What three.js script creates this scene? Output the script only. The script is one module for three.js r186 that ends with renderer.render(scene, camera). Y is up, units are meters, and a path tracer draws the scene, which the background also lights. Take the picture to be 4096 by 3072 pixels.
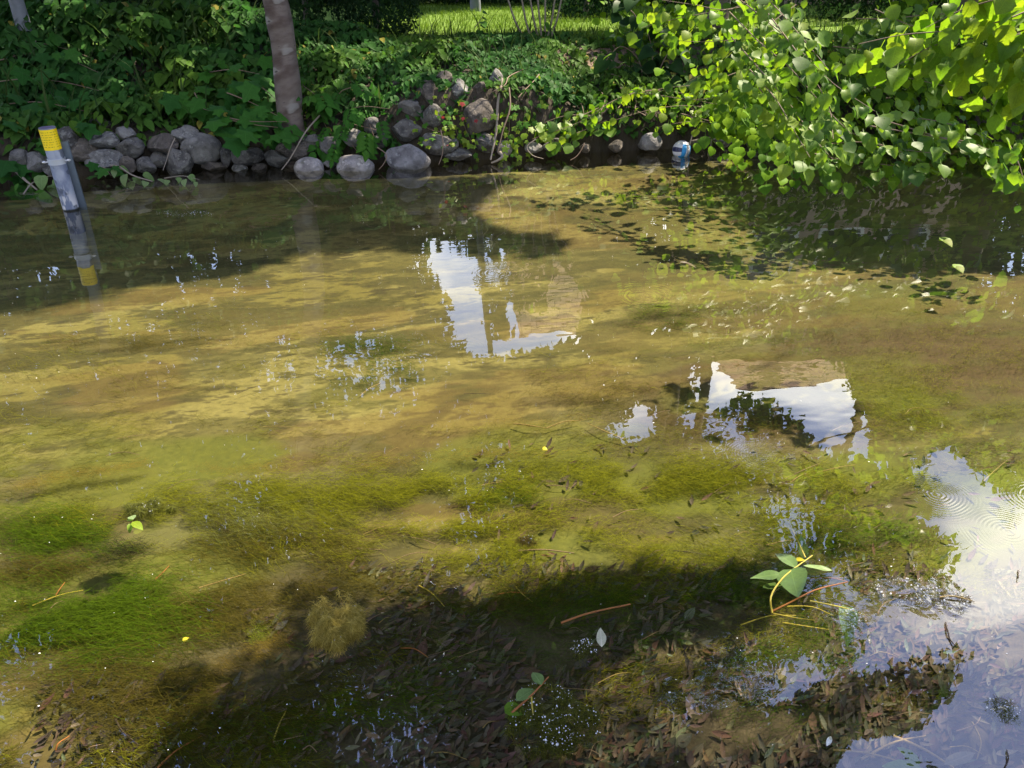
import * as THREE from 'three';
import { mergeGeometries } from 'three/addons/utils/BufferGeometryUtils.js';

// ---------- camera, sky, sun, exposure ----------
const EYE = 2.1, TILT = 29 * Math.PI / 180;
const scene = new THREE.Scene();
const camera = new THREE.PerspectiveCamera(52, 4 / 3, 0.05, 400);
camera.position.set(0, EYE, 0);
camera.rotation.x = -TILT;
const renderer = new THREE.WebGLRenderer({ antialias: true });
renderer.toneMapping = THREE.LinearToneMapping;
renderer.toneMappingExposure = 3.4;
renderer.shadowMap.enabled = true;
const TO_SUN = new THREE.Vector3(0.62, 0.95, -0.45).normalize();
const sun = new THREE.DirectionalLight(0xfff1d8, 5);
sun.position.copy(TO_SUN).multiplyScalar(60);
sun.castShadow = true;
sun.shadow.mapSize.set(4096, 4096);
Object.assign(sun.shadow.camera, { left: -25, right: 25, top: 25, bottom: -25, near: 1, far: 140 });
scene.add(sun, sun.target);

// ---------- seeded numbers, noise ----------
function rng(seed) {
  let a = seed >>> 0;
  return () => { a = (a + 0x6d2b79f5) >>> 0; let t = a; t = Math.imul(t ^ (t >>> 15), t | 1); t ^= t + Math.imul(t ^ (t >>> 7), t | 61); return ((t ^ (t >>> 14)) >>> 0) / 4294967296; };
}
const R0 = rng(7), TAB = new Float32Array(65536), PERM = new Uint8Array(512);
for (let i = 0; i < 65536; i++) TAB[i] = R0();
{ const p = [...Array(256).keys()]; for (let i = 255; i > 0; i--) { const j = Math.floor(R0() * (i + 1)); [p[i], p[j]] = [p[j], p[i]]; } for (let i = 0; i < 512; i++) PERM[i] = p[i & 255]; }
function vn(x, y) { // value noise 0..1
  const xi = Math.floor(x), yi = Math.floor(y); let fx = x - xi, fy = y - yi;
  fx = fx * fx * (3 - 2 * fx); fy = fy * fy * (3 - 2 * fy);
  const a = (xi & 255), b = ((xi + 1) & 255), r0 = (yi & 255) << 8, r1 = ((yi + 1) & 255) << 8;
  const p = TAB[r0 | a], q = TAB[r0 | b], r = TAB[r1 | a], s = TAB[r1 | b];
  return p + (q - p) * fx + (r - p) * fy + (p - q - r + s) * fx * fy;
}
function fbm(x, y, n = 4) { let a = 0.5, s = 0, t = 0; for (let i = 0; i < n; i++) { s += a * vn(x, y); t += a; x = x * 2.03 + 17.3; y = y * 2.03 + 9.1; a *= 0.5; } return s / t; }
function vn3(x, y, z) { const zi = Math.floor(z); let f = z - zi; f = f * f * (3 - 2 * f); const o = PERM[zi & 255], q = PERM[(zi + 1) & 255]; return vn(x + o * 7.31, y + o * 3.17) * (1 - f) + vn(x + q * 7.31, y + q * 3.17) * f; }
function fbm3(x, y, z, n = 4) { let a = 0.5, s = 0, t = 0; for (let i = 0; i < n; i++) { s += a * vn3(x, y, z); t += a; x = x * 2.03 + 5.1; y = y * 2.03 + 1.7; z = z * 2.03 + 3.3; a *= 0.5; } return s / t; }
const clamp = (x, a = 0, b = 1) => Math.min(b, Math.max(a, x));
const ss = (a, b, x) => { const t = clamp((x - a) / (b - a)); return t * t * (3 - 2 * t); };
const mix = (a, b, t) => a + (b - a) * t;
const mix3 = (a, b, t) => [mix(a[0], b[0], t), mix(a[1], b[1], t), mix(a[2], b[2], t)];
const V = (x, y, z) => new THREE.Vector3(x, y, z);
const toS = (c) => 255 * (c <= 0.0031308 ? 12.92 * c : 1.055 * Math.pow(c, 1 / 2.4) - 0.055);

// survey of the place: the photograph's pixels (2212 wide) turned into points of the world at a known height or distance
const CT = Math.cos(TILT), ST = Math.sin(TILT);
function ray(u, v) { const x = (u - 1106) / 1701, y = (829.5 - v) / 1701; return V(x, y * CT - ST, -(CT + y * ST)); }
function onY(u, v, y = 0) { const d = ray(u, v); return d.multiplyScalar((y - EYE) / d.y).add(V(0, EYE, 0)); }
function onZ(u, v, z) { const d = ray(u, v); return d.multiplyScalar(z / d.z).add(V(0, EYE, 0)); }

// ---------- sky (a computed partly cloudy sky; the sun stands to the right beyond the far bank) ----------
{
  const W = 1536, Hh = 768, d = new Float32Array(W * Hh * 4);
  for (let j = 0; j < Hh; j++) {
    const up = ((j + 0.5) / Hh - 0.5) * Math.PI, y = Math.sin(up), c = Math.cos(up);
    for (let i = 0; i < W; i++) {
      const a = ((i + 0.5) / W - 0.5) * 2 * Math.PI, x = Math.cos(a) * c, z = Math.sin(a) * c, k = (j * W + i) * 4;
      const cs = x * TO_SUN.x + y * TO_SUN.y + z * TO_SUN.z;
      let col = mix3([0.46, 0.58, 0.8], [0.14, 0.21, 0.5], ss(0.1, 0.7, y));
      const glow = Math.pow(Math.max(0, cs * 0.5 + 0.5), 6);
      col = [col[0] + 0.18 * glow, col[1] + 0.18 * glow, col[2] + 0.18 * glow];
      if (y > 0.01) {
        const px = x / (y + 0.22), pz = z / (y + 0.22);
        const n = fbm(px * 1.9 + 32.4, pz * 1.9 + 153.6, 6), cov = ss(0.515, 0.64, n);
        const lit = mix(1.1, 0.7, ss(0.6, 0.8, n)) * (0.85 + 0.6 * glow);
        col = mix3(col, [lit, lit * 0.99, lit * 0.98], cov * ss(0.01, 0.12, y));
      } else col = mix3([0.1, 0.11, 0.09], col, ss(-0.02, 0.01, y));
      d[k] = col[0]; d[k + 1] = col[1]; d[k + 2] = col[2]; d[k + 3] = 1;
    }
  }
  const t = new THREE.DataTexture(d, W, Hh, THREE.RGBAFormat, THREE.FloatType);
  t.mapping = THREE.EquirectangularReflectionMapping; t.magFilter = THREE.LinearFilter; t.needsUpdate = true;
  scene.background = t; scene.environment = t;
}

// ---------- naming and building helpers ----------
const used = {};
function numbered(n) { used[n] = (used[n] ?? -1) + 1; return used[n] ? n + '_' + String(used[n]).padStart(3, '0') : n; }
function tag(o, label, category, group, kind) { if (label) o.userData.label = label; if (category) o.userData.category = category; if (group) o.userData.group = group; if (kind) o.userData.kind = kind; return o; }
function thing(name, label, category, pos = [0, 0, 0], group, kind) { const g = new THREE.Group(); g.name = numbered(name); g.position.set(...pos); scene.add(g); return tag(g, label, category, group, kind); }
function shade(m) { m.castShadow = true; m.receiveShadow = true; return m; }
function part(parent, name, geo, mat) { const m = shade(new THREE.Mesh(geo, mat)); m.name = name; parent.add(m); return m; }
function setting(name, geo, mat, label) { const m = shade(new THREE.Mesh(geo, mat)); m.name = name; m.userData.kind = 'structure'; if (label) m.userData.label = label; scene.add(m); return m; }
function copies(parent, name, geo, mat, list, kind = 'stuff') { // list of {m: Matrix4, c: [r,g,b]}
  const im = shade(new THREE.InstancedMesh(geo, mat, list.length)); im.name = name;
  const c = new THREE.Color();
  list.forEach((e, i) => { im.setMatrixAt(i, e.m); im.setColorAt(i, c.setRGB(...(e.c ?? [1, 1, 1]))); });
  im.userData.kind = kind; parent.add(im); return im;
}
function basis(pos, tip, normal, s = 1, sx = s) { // +z to the tip, +y to the normal
  const z = tip.clone().normalize(), x = normal.clone().cross(z).normalize(), y = z.clone().cross(x);
  if (!(x.lengthSq() > 0.5)) x.set(1, 0, 0);
  const m = new THREE.Matrix4().makeBasis(x.multiplyScalar(sx), y.multiplyScalar(s), z.multiplyScalar(s)); m.setPosition(pos); return m;
}
function texture(w, h, fn, srgb = true, repeat = true) {
  const d = new Uint8Array(w * h * 4);
  for (let j = 0; j < h; j++) for (let i = 0; i < w; i++) {
    const c = fn(i / w, j / h, i, j), k = (j * w + i) * 4;
    for (let q = 0; q < 3; q++) d[k + q] = clamp(srgb ? toS(clamp(c[q])) : c[q] * 255, 0, 255);
    d[k + 3] = 255;
  }
  const t = new THREE.DataTexture(d, w, h); if (srgb) t.colorSpace = THREE.SRGBColorSpace;
  t.magFilter = THREE.LinearFilter; t.minFilter = THREE.LinearFilter; if (repeat) t.wrapS = t.wrapT = THREE.RepeatWrapping; t.needsUpdate = true; return t;
}
const tiled = (fn, x, y, P) => { // noise made periodic over P by blending
  const fx = x / P, fy = y / P; return (fn(x, y) * (1 - fx) + fn(x - P, y) * fx) * (1 - fy) + (fn(x, y - P) * (1 - fx) + fn(x - P, y - P) * fx) * fy;
};
function limb(pts, r0, r1, sides = 7, steps = 4, rough = 0) { // tapered, slightly uneven tube through points
  const c = new THREE.CatmullRomCurve3(pts), n = Math.max(2, (pts.length - 1) * steps), pos = [], uv = [], idx = [];
  const fr = c.computeFrenetFrames(n, false), len = c.getLength();
  for (let i = 0; i <= n; i++) {
    const t = i / n, p = c.getPoint(t), r = mix(r0, r1, t);
    for (let j = 0; j <= sides; j++) {
      const a = j / sides * 2 * Math.PI, k = r * (1 + rough * (vn(Math.cos(a) * 2 + t * len * 3 + 9, Math.sin(a) * 2 + 40) - 0.5));
      pos.push(p.x + k * (Math.cos(a) * fr.normals[i].x + Math.sin(a) * fr.binormals[i].x), p.y + k * (Math.cos(a) * fr.normals[i].y + Math.sin(a) * fr.binormals[i].y), p.z + k * (Math.cos(a) * fr.normals[i].z + Math.sin(a) * fr.binormals[i].z));
      uv.push(j / sides, t * len);
      if (i < n && j < sides) { const q = i * (sides + 1) + j; idx.push(q, q + sides + 1, q + 1, q + 1, q + sides + 1, q + sides + 2); }
    }
  }
  const g = new THREE.BufferGeometry(); g.setAttribute('position', new THREE.Float32BufferAttribute(pos, 3)); g.setAttribute('uv', new THREE.Float32BufferAttribute(uv, 2)); g.setIndex(idx); g.computeVertexNormals(); return g;
}
function leafGeo(width, rows, { fold = 0.25, droop = 0.3, curl = 0, teeth = 0 } = {}) { // unit long, along +z, face +y; width(t) is the half width
  const pos = [], uv = [], idx = [];
  let y = 0, z = 0;
  for (let i = 0; i <= rows; i++) {
    const t = i / rows, a = droop * t; if (i) { y -= Math.sin(a) / rows; z += Math.cos(a) / rows; }
    let w = width(t); if (teeth && i && i < rows) w *= 1 + (i % 2 ? teeth : -teeth);
    const tw = curl * Math.sin(t * 5), up = fold * w;
    pos.push(-w, y + up + tw * w, z, 0, y, z, w, y + up - tw * w, z);
    uv.push(0.5 - w, t, 0.5, t, 0.5 + w, t);
    if (i < rows) { const q = i * 3; idx.push(q, q + 3, q + 1, q + 1, q + 3, q + 4, q + 1, q + 4, q + 2, q + 2, q + 4, q + 5); }
  }
  const g = new THREE.BufferGeometry(); g.setAttribute('position', new THREE.Float32BufferAttribute(pos, 3)); g.setAttribute('uv', new THREE.Float32BufferAttribute(uv, 2)); g.setIndex(idx); g.computeVertexNormals(); return g;
}
function lobedGeo(seed) { // five-lobed sycamore leaf, about 1 wide and 1 long
  const r = rng(seed), tips = [[-2.35, 0.5], [-1.25, 0.62], [0, 0.68], [1.25, 0.62], [2.35, 0.5]], ring = [];
  ring.push([0, -0.02]);
  for (let i = 0; i < 5; i++) {
    const [a, l] = tips[i], L = l * (0.92 + 0.16 * r());
    for (const [da, k] of [[-0.32, 0.72], [-0.22, 0.84], [-0.14, 0.86], [0, 1], [0.14, 0.86], [0.22, 0.84], [0.32, 0.72]]) ring.push([Math.sin(a + da) * L * k, 0.36 + Math.cos(a + da) * L * k]);
    if (i < 4) { const m = (a + tips[i + 1][0]) / 2; ring.push([Math.sin(m) * 0.36, 0.36 + Math.cos(m) * 0.36]); }
  }
  const lift = (x, z) => -0.22 * (x * x + (z - 0.36) * (z - 0.36)) + 0.05 * Math.cos(Math.atan2(x, z - 0.36) * 5) * Math.hypot(x, z - 0.36);
  const pos = [0, 0.02, 0.34], uv = [0.5, 0.34], idx = [];
  for (const [x, z] of ring) { pos.push(x, lift(x, z), z); uv.push(0.5 + x * 0.75, z * 0.95); }
  for (let i = 1; i <= ring.length; i++) idx.push(0, i, i % ring.length + 1);
  const g = new THREE.BufferGeometry(); g.setAttribute('position', new THREE.Float32BufferAttribute(pos, 3)); g.setAttribute('uv', new THREE.Float32BufferAttribute(uv, 2)); g.setIndex(idx); g.computeVertexNormals(); return g;
}
function stalked(g) { // with its leaf stalk
  const p = [], uv = [], idx = []; for (let i = 0; i < 4; i++) { const z = -0.36 + i * 0.12, y = 0.09 * (1 - i / 3) ** 2; p.push(-0.014, y, z, 0.014, y, z); uv.push(0.5, 0, 0.5, 0.02); if (i < 3) { const q = i * 2; idx.push(q, q + 2, q + 1, q + 1, q + 2, q + 3); } }
  const s = new THREE.BufferGeometry(); s.setAttribute('position', new THREE.Float32BufferAttribute(p, 3)); s.setAttribute('uv', new THREE.Float32BufferAttribute(uv, 2)); s.setIndex(idx); s.computeVertexNormals(); return mergeGeometries([s, g]);
}
function wavy(k) { // a limp thread that wanders
  const g = leafGeo((t) => 0.007 * (1 - 0.6 * t), 6, { droop: 0.5, fold: 0 }), p = g.attributes.position;
  for (let i = 0; i < p.count; i++) { const t = Math.floor(i / 3) / 6; p.setX(i, p.getX(i) + 0.13 * Math.sin(t * (5 + k) + k * 2) * t); p.setY(i, p.getY(i) + 0.09 * Math.sin(t * (7 - k) + k)); }
  g.computeVertexNormals(); return g;
}
const hazelW = (t) => 0.44 * Math.pow(Math.sin(Math.PI * Math.pow(t, 0.85)), 0.75) * (t > 0.85 ? 1 - (t - 0.85) * 3 : 1);
const ovalW = (t) => 0.26 * Math.pow(Math.sin(Math.PI * Math.pow(t, 0.8)), 0.9);
const willowW = (t) => 0.125 * Math.pow(Math.sin(Math.PI * Math.pow(t, 0.8)), 0.85);
const heartW = (t) => 0.42 * Math.pow(Math.sin(Math.PI * Math.pow(t * 0.97 + 0.03, 0.6)), 0.8);
const G = {
  hazel: [[0.06, 0.5, 0.2, 0, 0.44], [0.07, 0.9, 0.32, 0.1, 0.42], [0.06, 0.15, 0.12, -0.12, 0.46], [0.08, 1.3, 0.45, 0.2, 0.36], [0.05, 0.7, 0.55, -0.25, 0.4]].map(([teeth, droop, fold, curl, w]) => stalked(leafGeo((t) => hazelW(t) * w / 0.44, 8, { teeth, droop, fold, curl }))),
  oval: [leafGeo(ovalW, 5, { droop: 0.5 }), leafGeo(ovalW, 5, { droop: 0.9, fold: 0.4, curl: 0.1 })],
  willow: [leafGeo(willowW, 6, { droop: 0.5, fold: 0.4, curl: 0.2 }), leafGeo(willowW, 6, { droop: -0.6, fold: 0.5, curl: -0.3 }), leafGeo(willowW, 6, { droop: 0.15, fold: 0.15, curl: 0.4 })],
  heart: [leafGeo(heartW, 6, { droop: 0.5, fold: 0.25 }), leafGeo(heartW, 6, { droop: 0.9, fold: 0.4 })],
  lobed: [lobedGeo(1), lobedGeo(2), lobedGeo(3)],
  crown: leafGeo(ovalW, 2, { droop: 0.4, fold: 0.3 }),
  blade: leafGeo((t) => 0.02 * (1 - t * t), 5, { droop: 1.4, fold: 0.4 }),
  strands: [1, 2, 3].map((k) => wavy(k)),
  strand: leafGeo((t) => 0.007 * (1 - 0.6 * t), 3, { droop: 0.7, fold: 0 }),
};

// ---------- materials ----------
const veins = texture(128, 256, (u, v) => { // pale midrib and side veins, blotchy blade: the leaf's own pigment
  const x = Math.abs(u - 0.5), rib = ss(0.018, 0.004, x), side = ss(0.1, 0.02, Math.abs(((v * 9 - x * 7) % 1 + 1) % 1 - 0.5)) * 0.5, n = fbm(u * 14, v * 22, 3);
  const k = 0.82 + 0.3 * (n - 0.5) + 0.35 * Math.max(rib, side * 0.5); return [k * 0.96, k, k * 0.9];
});
const veinBump = texture(128, 256, (u, v) => { const x = Math.abs(u - 0.5), h = ss(0.03, 0, x) * 0.8 + ss(0.2, 0, Math.abs(((v * 9 - x * 7) % 1 + 1) % 1 - 0.5)) * 0.5; return [h, h, h]; }, false);
function leafMat(c, { through = 0.45, gloss = 0.5, rough = 0.38 } = {}) {
  return new THREE.MeshPhysicalMaterial({ color: new THREE.Color().setRGB(...c), map: veins, bumpMap: veinBump, bumpScale: 0.0006, roughness: 1, transmission: through, thickness: 0, specularIntensity: 0.15, clearcoat: gloss, clearcoatRoughness: rough, side: THREE.DoubleSide });
}
const M = {
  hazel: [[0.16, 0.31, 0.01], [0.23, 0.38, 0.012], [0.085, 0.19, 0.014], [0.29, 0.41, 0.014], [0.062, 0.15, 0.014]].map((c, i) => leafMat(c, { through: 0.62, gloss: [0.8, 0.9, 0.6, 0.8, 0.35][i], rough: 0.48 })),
  syc: [[0.028, 0.11, 0.018], [0.04, 0.135, 0.018], [0.022, 0.088, 0.016]].map((c) => leafMat(c, { through: 0.35, gloss: 0.12, rough: 0.5 })),
  ash: [[0.042, 0.15, 0.014], [0.06, 0.17, 0.015], [0.036, 0.125, 0.014]].map((c) => leafMat(c, { through: 0.4, gloss: 0.15, rough: 0.5 })),
  dark: [[0.014, 0.048, 0.01], [0.02, 0.058, 0.012]].map((c) => leafMat(c, { through: 0.3, gloss: 0.15 })),
  pale: [[0.22, 0.3, 0.13], [0.17, 0.26, 0.09]].map((c) => leafMat(c, { through: 0.3, gloss: 0.2 })),
  yellow: leafMat([0.5, 0.42, 0.03], { through: 0.4, gloss: 0.2 }),
  red: leafMat([0.28, 0.035, 0.04], { through: 0.4, gloss: 0.2 }),
  tint: leafMat([1, 1, 1], { through: 0.45, gloss: 0.1, rough: 0.45 }),       // copies bring their own colour
  crown: new THREE.MeshPhysicalMaterial({ color: 0xffffff, roughness: 1, specularIntensity: 0.15, transmission: 0.5, thickness: 0, clearcoat: 0.15, clearcoatRoughness: 0.45, side: THREE.DoubleSide }),
  litter: [[0.085, 0.06, 0.05], [0.055, 0.042, 0.037], [0.1, 0.074, 0.055], [0.042, 0.033, 0.03], [0.15, 0.13, 0.105], [0.085, 0.048, 0.034]].map((c) => new THREE.MeshStandardMaterial({ color: new THREE.Color().setRGB(...c), map: veins, bumpMap: veinBump, bumpScale: 0.001, roughness: 0.75, side: THREE.DoubleSide })),
  litterTint: new THREE.MeshStandardMaterial({ color: 0xffffff, map: veins, roughness: 0.8, side: THREE.DoubleSide }),
  strand: new THREE.MeshPhysicalMaterial({ color: 0xffffff, roughness: 1, specularIntensity: 0.1, transmission: 0.4, thickness: 0, side: THREE.DoubleSide }),
};
const woodMap = texture(256, 512, (u, v) => { const n = tiled((a, b) => fbm(a * 10, b * 3, 4), u, v, 1), m = tiled((a, b) => fbm(a * 5, b * 22, 3), u, v, 1), k = 0.55 + 0.7 * n * (0.6 + 0.5 * m); return [k, k * 0.97, k * 0.93]; });
const barkMap = texture(512, 1024, (u, v) => { // smooth grey-brown bark: lenticel rows, pale and mossy blotches, dark knots
  const n = tiled((a, b) => fbm(a * 6, b * 9, 5), u, v, 1), h = tiled((a, b) => fbm(a * 4, b * 60, 3), u, v, 1), b = tiled((a, c) => fbm(a * 3 + 50, c * 5, 3), u, v, 1), s = tiled((a, c) => vn(a * 90, c * 130), u, v, 1);
  let c = mix3([0.12, 0.085, 0.075], [0.24, 0.2, 0.185], ss(0.3, 0.7, n));
  c = mix3(c, [0.07, 0.05, 0.045], 0.22 * ss(0.6, 0.7, h)); c = mix3(c, [0.4, 0.39, 0.38], 0.8 * ss(0.58, 0.64, b)); c = mix3(c, [0.035, 0.028, 0.024], 0.8 * ss(0.69, 0.74, n)); c = mix3(c, [0.09, 0.11, 0.04], 0.5 * ss(0.36, 0.28, b)); if (s > 0.93) c = mix3(c, [0.45, 0.43, 0.4], 0.6);
  return c;
});
const barkBump = texture(512, 1024, (u, v) => { const k = 0.85 * tiled((a, b) => fbm(a * 9, b * 9, 5), u, v, 1) + 0.15 * tiled((a, b) => fbm(a * 4, b * 60, 3), u, v, 1); return [k, k, k]; }, false);
M.bark = new THREE.MeshStandardMaterial({ color: new THREE.Color().setRGB(0.6, 0.58, 0.55), map: barkMap, bumpMap: barkBump, bumpScale: 0.022, roughness: 0.9 });
M.greyBark = new THREE.MeshStandardMaterial({ color: 0x767c86, map: woodMap, roughness: 0.9 });
const wood = (r, g, b, rough = 0.75) => new THREE.MeshStandardMaterial({ color: new THREE.Color().setRGB(r, g, b), map: woodMap, roughness: rough });
M.twig = wood(0.2, 0.14, 0.1); M.paleTwig = wood(0.27, 0.23, 0.19); M.orange = wood(0.3, 0.115, 0.028); M.yellowTwig = wood(0.42, 0.36, 0.05); M.darkTwig = wood(0.05, 0.035, 0.03); M.straw = wood(0.27, 0.2, 0.075);
// ---------- where the open sky shows between the crowns (azimuth, elevation in degrees, seen along the water's mirror) and where the sun comes through ----------
const GAPS = [
  [[-8.2, 20.8], [-6.4, 19.1], [-3.7, 19.3], [-2.3, 20], [-2, 22.6], [-1.5, 25.2], [5.3, 25.1], [6.1, 25.9], [2.8, 27.1], [-0.2, 27.7], [-2.5, 28], [-4, 25.9], [-5.2, 23.9], [-5.6, 21.9]],
  [[-0.4, 22.6], [0.6, 23.4], [1.6, 23.7], [3, 22.6], [3.4, 21], [4.2, 20.3], [4.8, 21.2], [5.9, 22.9], [5.5, 25.1], [-0.4, 25.2]],
  [[7.3, 31.8], [9.1, 30.7], [10.5, 29.3], [12.1, 30.1], [12.6, 32.7], [10.6, 33.4], [7.4, 33.2]],
  [[13.3, 30.7], [15.8, 29.7], [17.3, 30.2], [16.5, 32], [14.6, 31.9]],
  [[14.2, 28.9], [16.6, 25.7], [19.1, 24.1], [22.6, 24.9], [24, 25], [18.5, 28.7], [17.3, 30.2]],
  [[18.5, 28.7], [21.6, 26.6], [24, 25], [26.2, 25], [26.7, 27], [28.5, 28.8], [29.2, 30.8], [31.4, 30.9], [32.7, 29], [34.4, 28.7], [35.1, 29.9], [36.9, 30.8], [39, 30.8], [45.6, 28.3], [53.9, 44.1], [34.3, 53.7], [32.4, 49.8], [33.6, 47.9], [37.9, 45.5], [39.4, 41.4], [38.3, 40.9], [35.5, 42.6], [32.4, 45.1], [31.3, 44.3], [32.9, 41.6], [37.6, 37.6], [34.9, 37.3], [36, 34.8], [33.9, 34.6], [31.3, 33.8], [29.5, 32.4], [24.2, 32], [23.5, 30.5], [20.8, 29.5]],
];
const LIT_BED = [[-4.91, -5.51], [-3.86, -5.51], [-3.2, -6], [-2.35, -6.26], [-1.95, -6.8], [-1.1, -7.0], [0.2, -6.85], [1.5, -6.6], [3.13, -6.35], [5.79, -6.3], [3.62, -3.77], [2.87, -3.77], [1.88, -3.4], [1.79, -3], [1.2, -2.8], [0.5, -2.45], [-0.2, -2.42], [-0.7, -2.38], [-0.92, -1.95], [-0.8, -1.4], [-2.4, -1.4]];
const LIT_SPOTS = [[1010, 215, -9.3, 0.5], [1110, 220, -9.4, 0.5], [760, 340, -8.8, 0.25], [1230, 260, -9.3, 0.5], [1420, 240, -9.4, 0.6], [1560, 255, -9.4, 0.5], [1480, 80, -8.8, 0.6], [1620, 120, -8.6, 0.6], [1400, 60, -8.7, 0.7], [1560, 20, -8.8, 0.8], [1600, 20, -8.2, 0.5], [1660, 90, -7.9, 0.5], [1850, 250, -6.9, 0.45], [1760, 310, -6.7, 0.45], [1690, 230, -7.2, 0.5], [1180, 285, -9.1, 0.35], [1320, 240, -9.3, 0.6], [1500, 240, -9.4, 0.6], [1640, 20, -8.4, 0.5], [1720, 180, -7.2, 0.6], [1800, 260, -6.9, 0.5], [1700, 60, -7.8, 0.8], [1900, 90, -5.2, 0.5], [2060, 80, -5.1, 0.6], [2190, 90, -4.9, 0.7], [920, 130, -10.2, 0.7], [1060, 120, -10.4, 0.7], [1180, 130, -10.4, 0.7], [780, 130, -10.2, 0.5], [120, 200, -9.3, 0.2], [260, 150, -9.8, 0.25], [430, 120, -10, 0.3], [560, 230, -9, 0.2], [330, 230, -9.2, 0.2], [700, 190, -9.3, 0.25], [780, 240, -9, 0.3], [190, 260, -8.9, 0.15], [60, 130, -9.7, 0.25], [500, 60, -10.6, 0.35], [660, 120, -10.2, 0.3], [980, 45, -14, 1.6], [1200, 45, -14.5, 1.6], [1100, 40, -16, 1.6], [1740, 45, -14, 1]].map(([u, v, z, r]) => { const p = onZ(u, v, z); p.r = r; return p; });
function inside(poly, x, y) { let c = false; for (let i = 0, j = poly.length - 1; i < poly.length; j = i++) { const [a, b] = poly[i], [d, e] = poly[j]; if (b > y !== e > y && x < ((d - a) * (y - b)) / (e - b) + a) c = !c; } return c; }
function opensSky(p, skipRoof) {
  const az = Math.atan2(p.x, -p.z) * 180 / Math.PI, el = Math.atan2(p.y + EYE, Math.hypot(p.x, p.z)) * 180 / Math.PI;
  const j = 2.6 * (fbm(p.x * 2.2 + 8, p.y * 2.2 + p.z, 3) - 0.5), k = 2.6 * (fbm(p.x * 2.2 + 60, p.y * 2.2 - p.z, 3) - 0.5); // ragged edges
  return GAPS.some((g) => inside(g, az + j, el + k));
}
function blocksSun(p, slack = 0) {
  const t = (p.y + 0.2) / TO_SUN.y; const j = 0.9 * (fbm(p.x * 1.7 + 3, p.z * 1.7 + p.y, 3) - 0.5), k = 0.9 * (fbm(p.x * 1.7 + 43, p.z * 1.7 - p.y, 3) - 0.5);
  if (inside(LIT_BED, p.x - TO_SUN.x * t + j, p.z - TO_SUN.z * t + k)) return true;
  for (const q of LIT_SPOTS) { const d = p.clone().sub(q), k = d.dot(TO_SUN); if (k > 0.3 && d.addScaledVector(TO_SUN, -k).length() < q.r + slack) return true; }
  return false;
}
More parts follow.
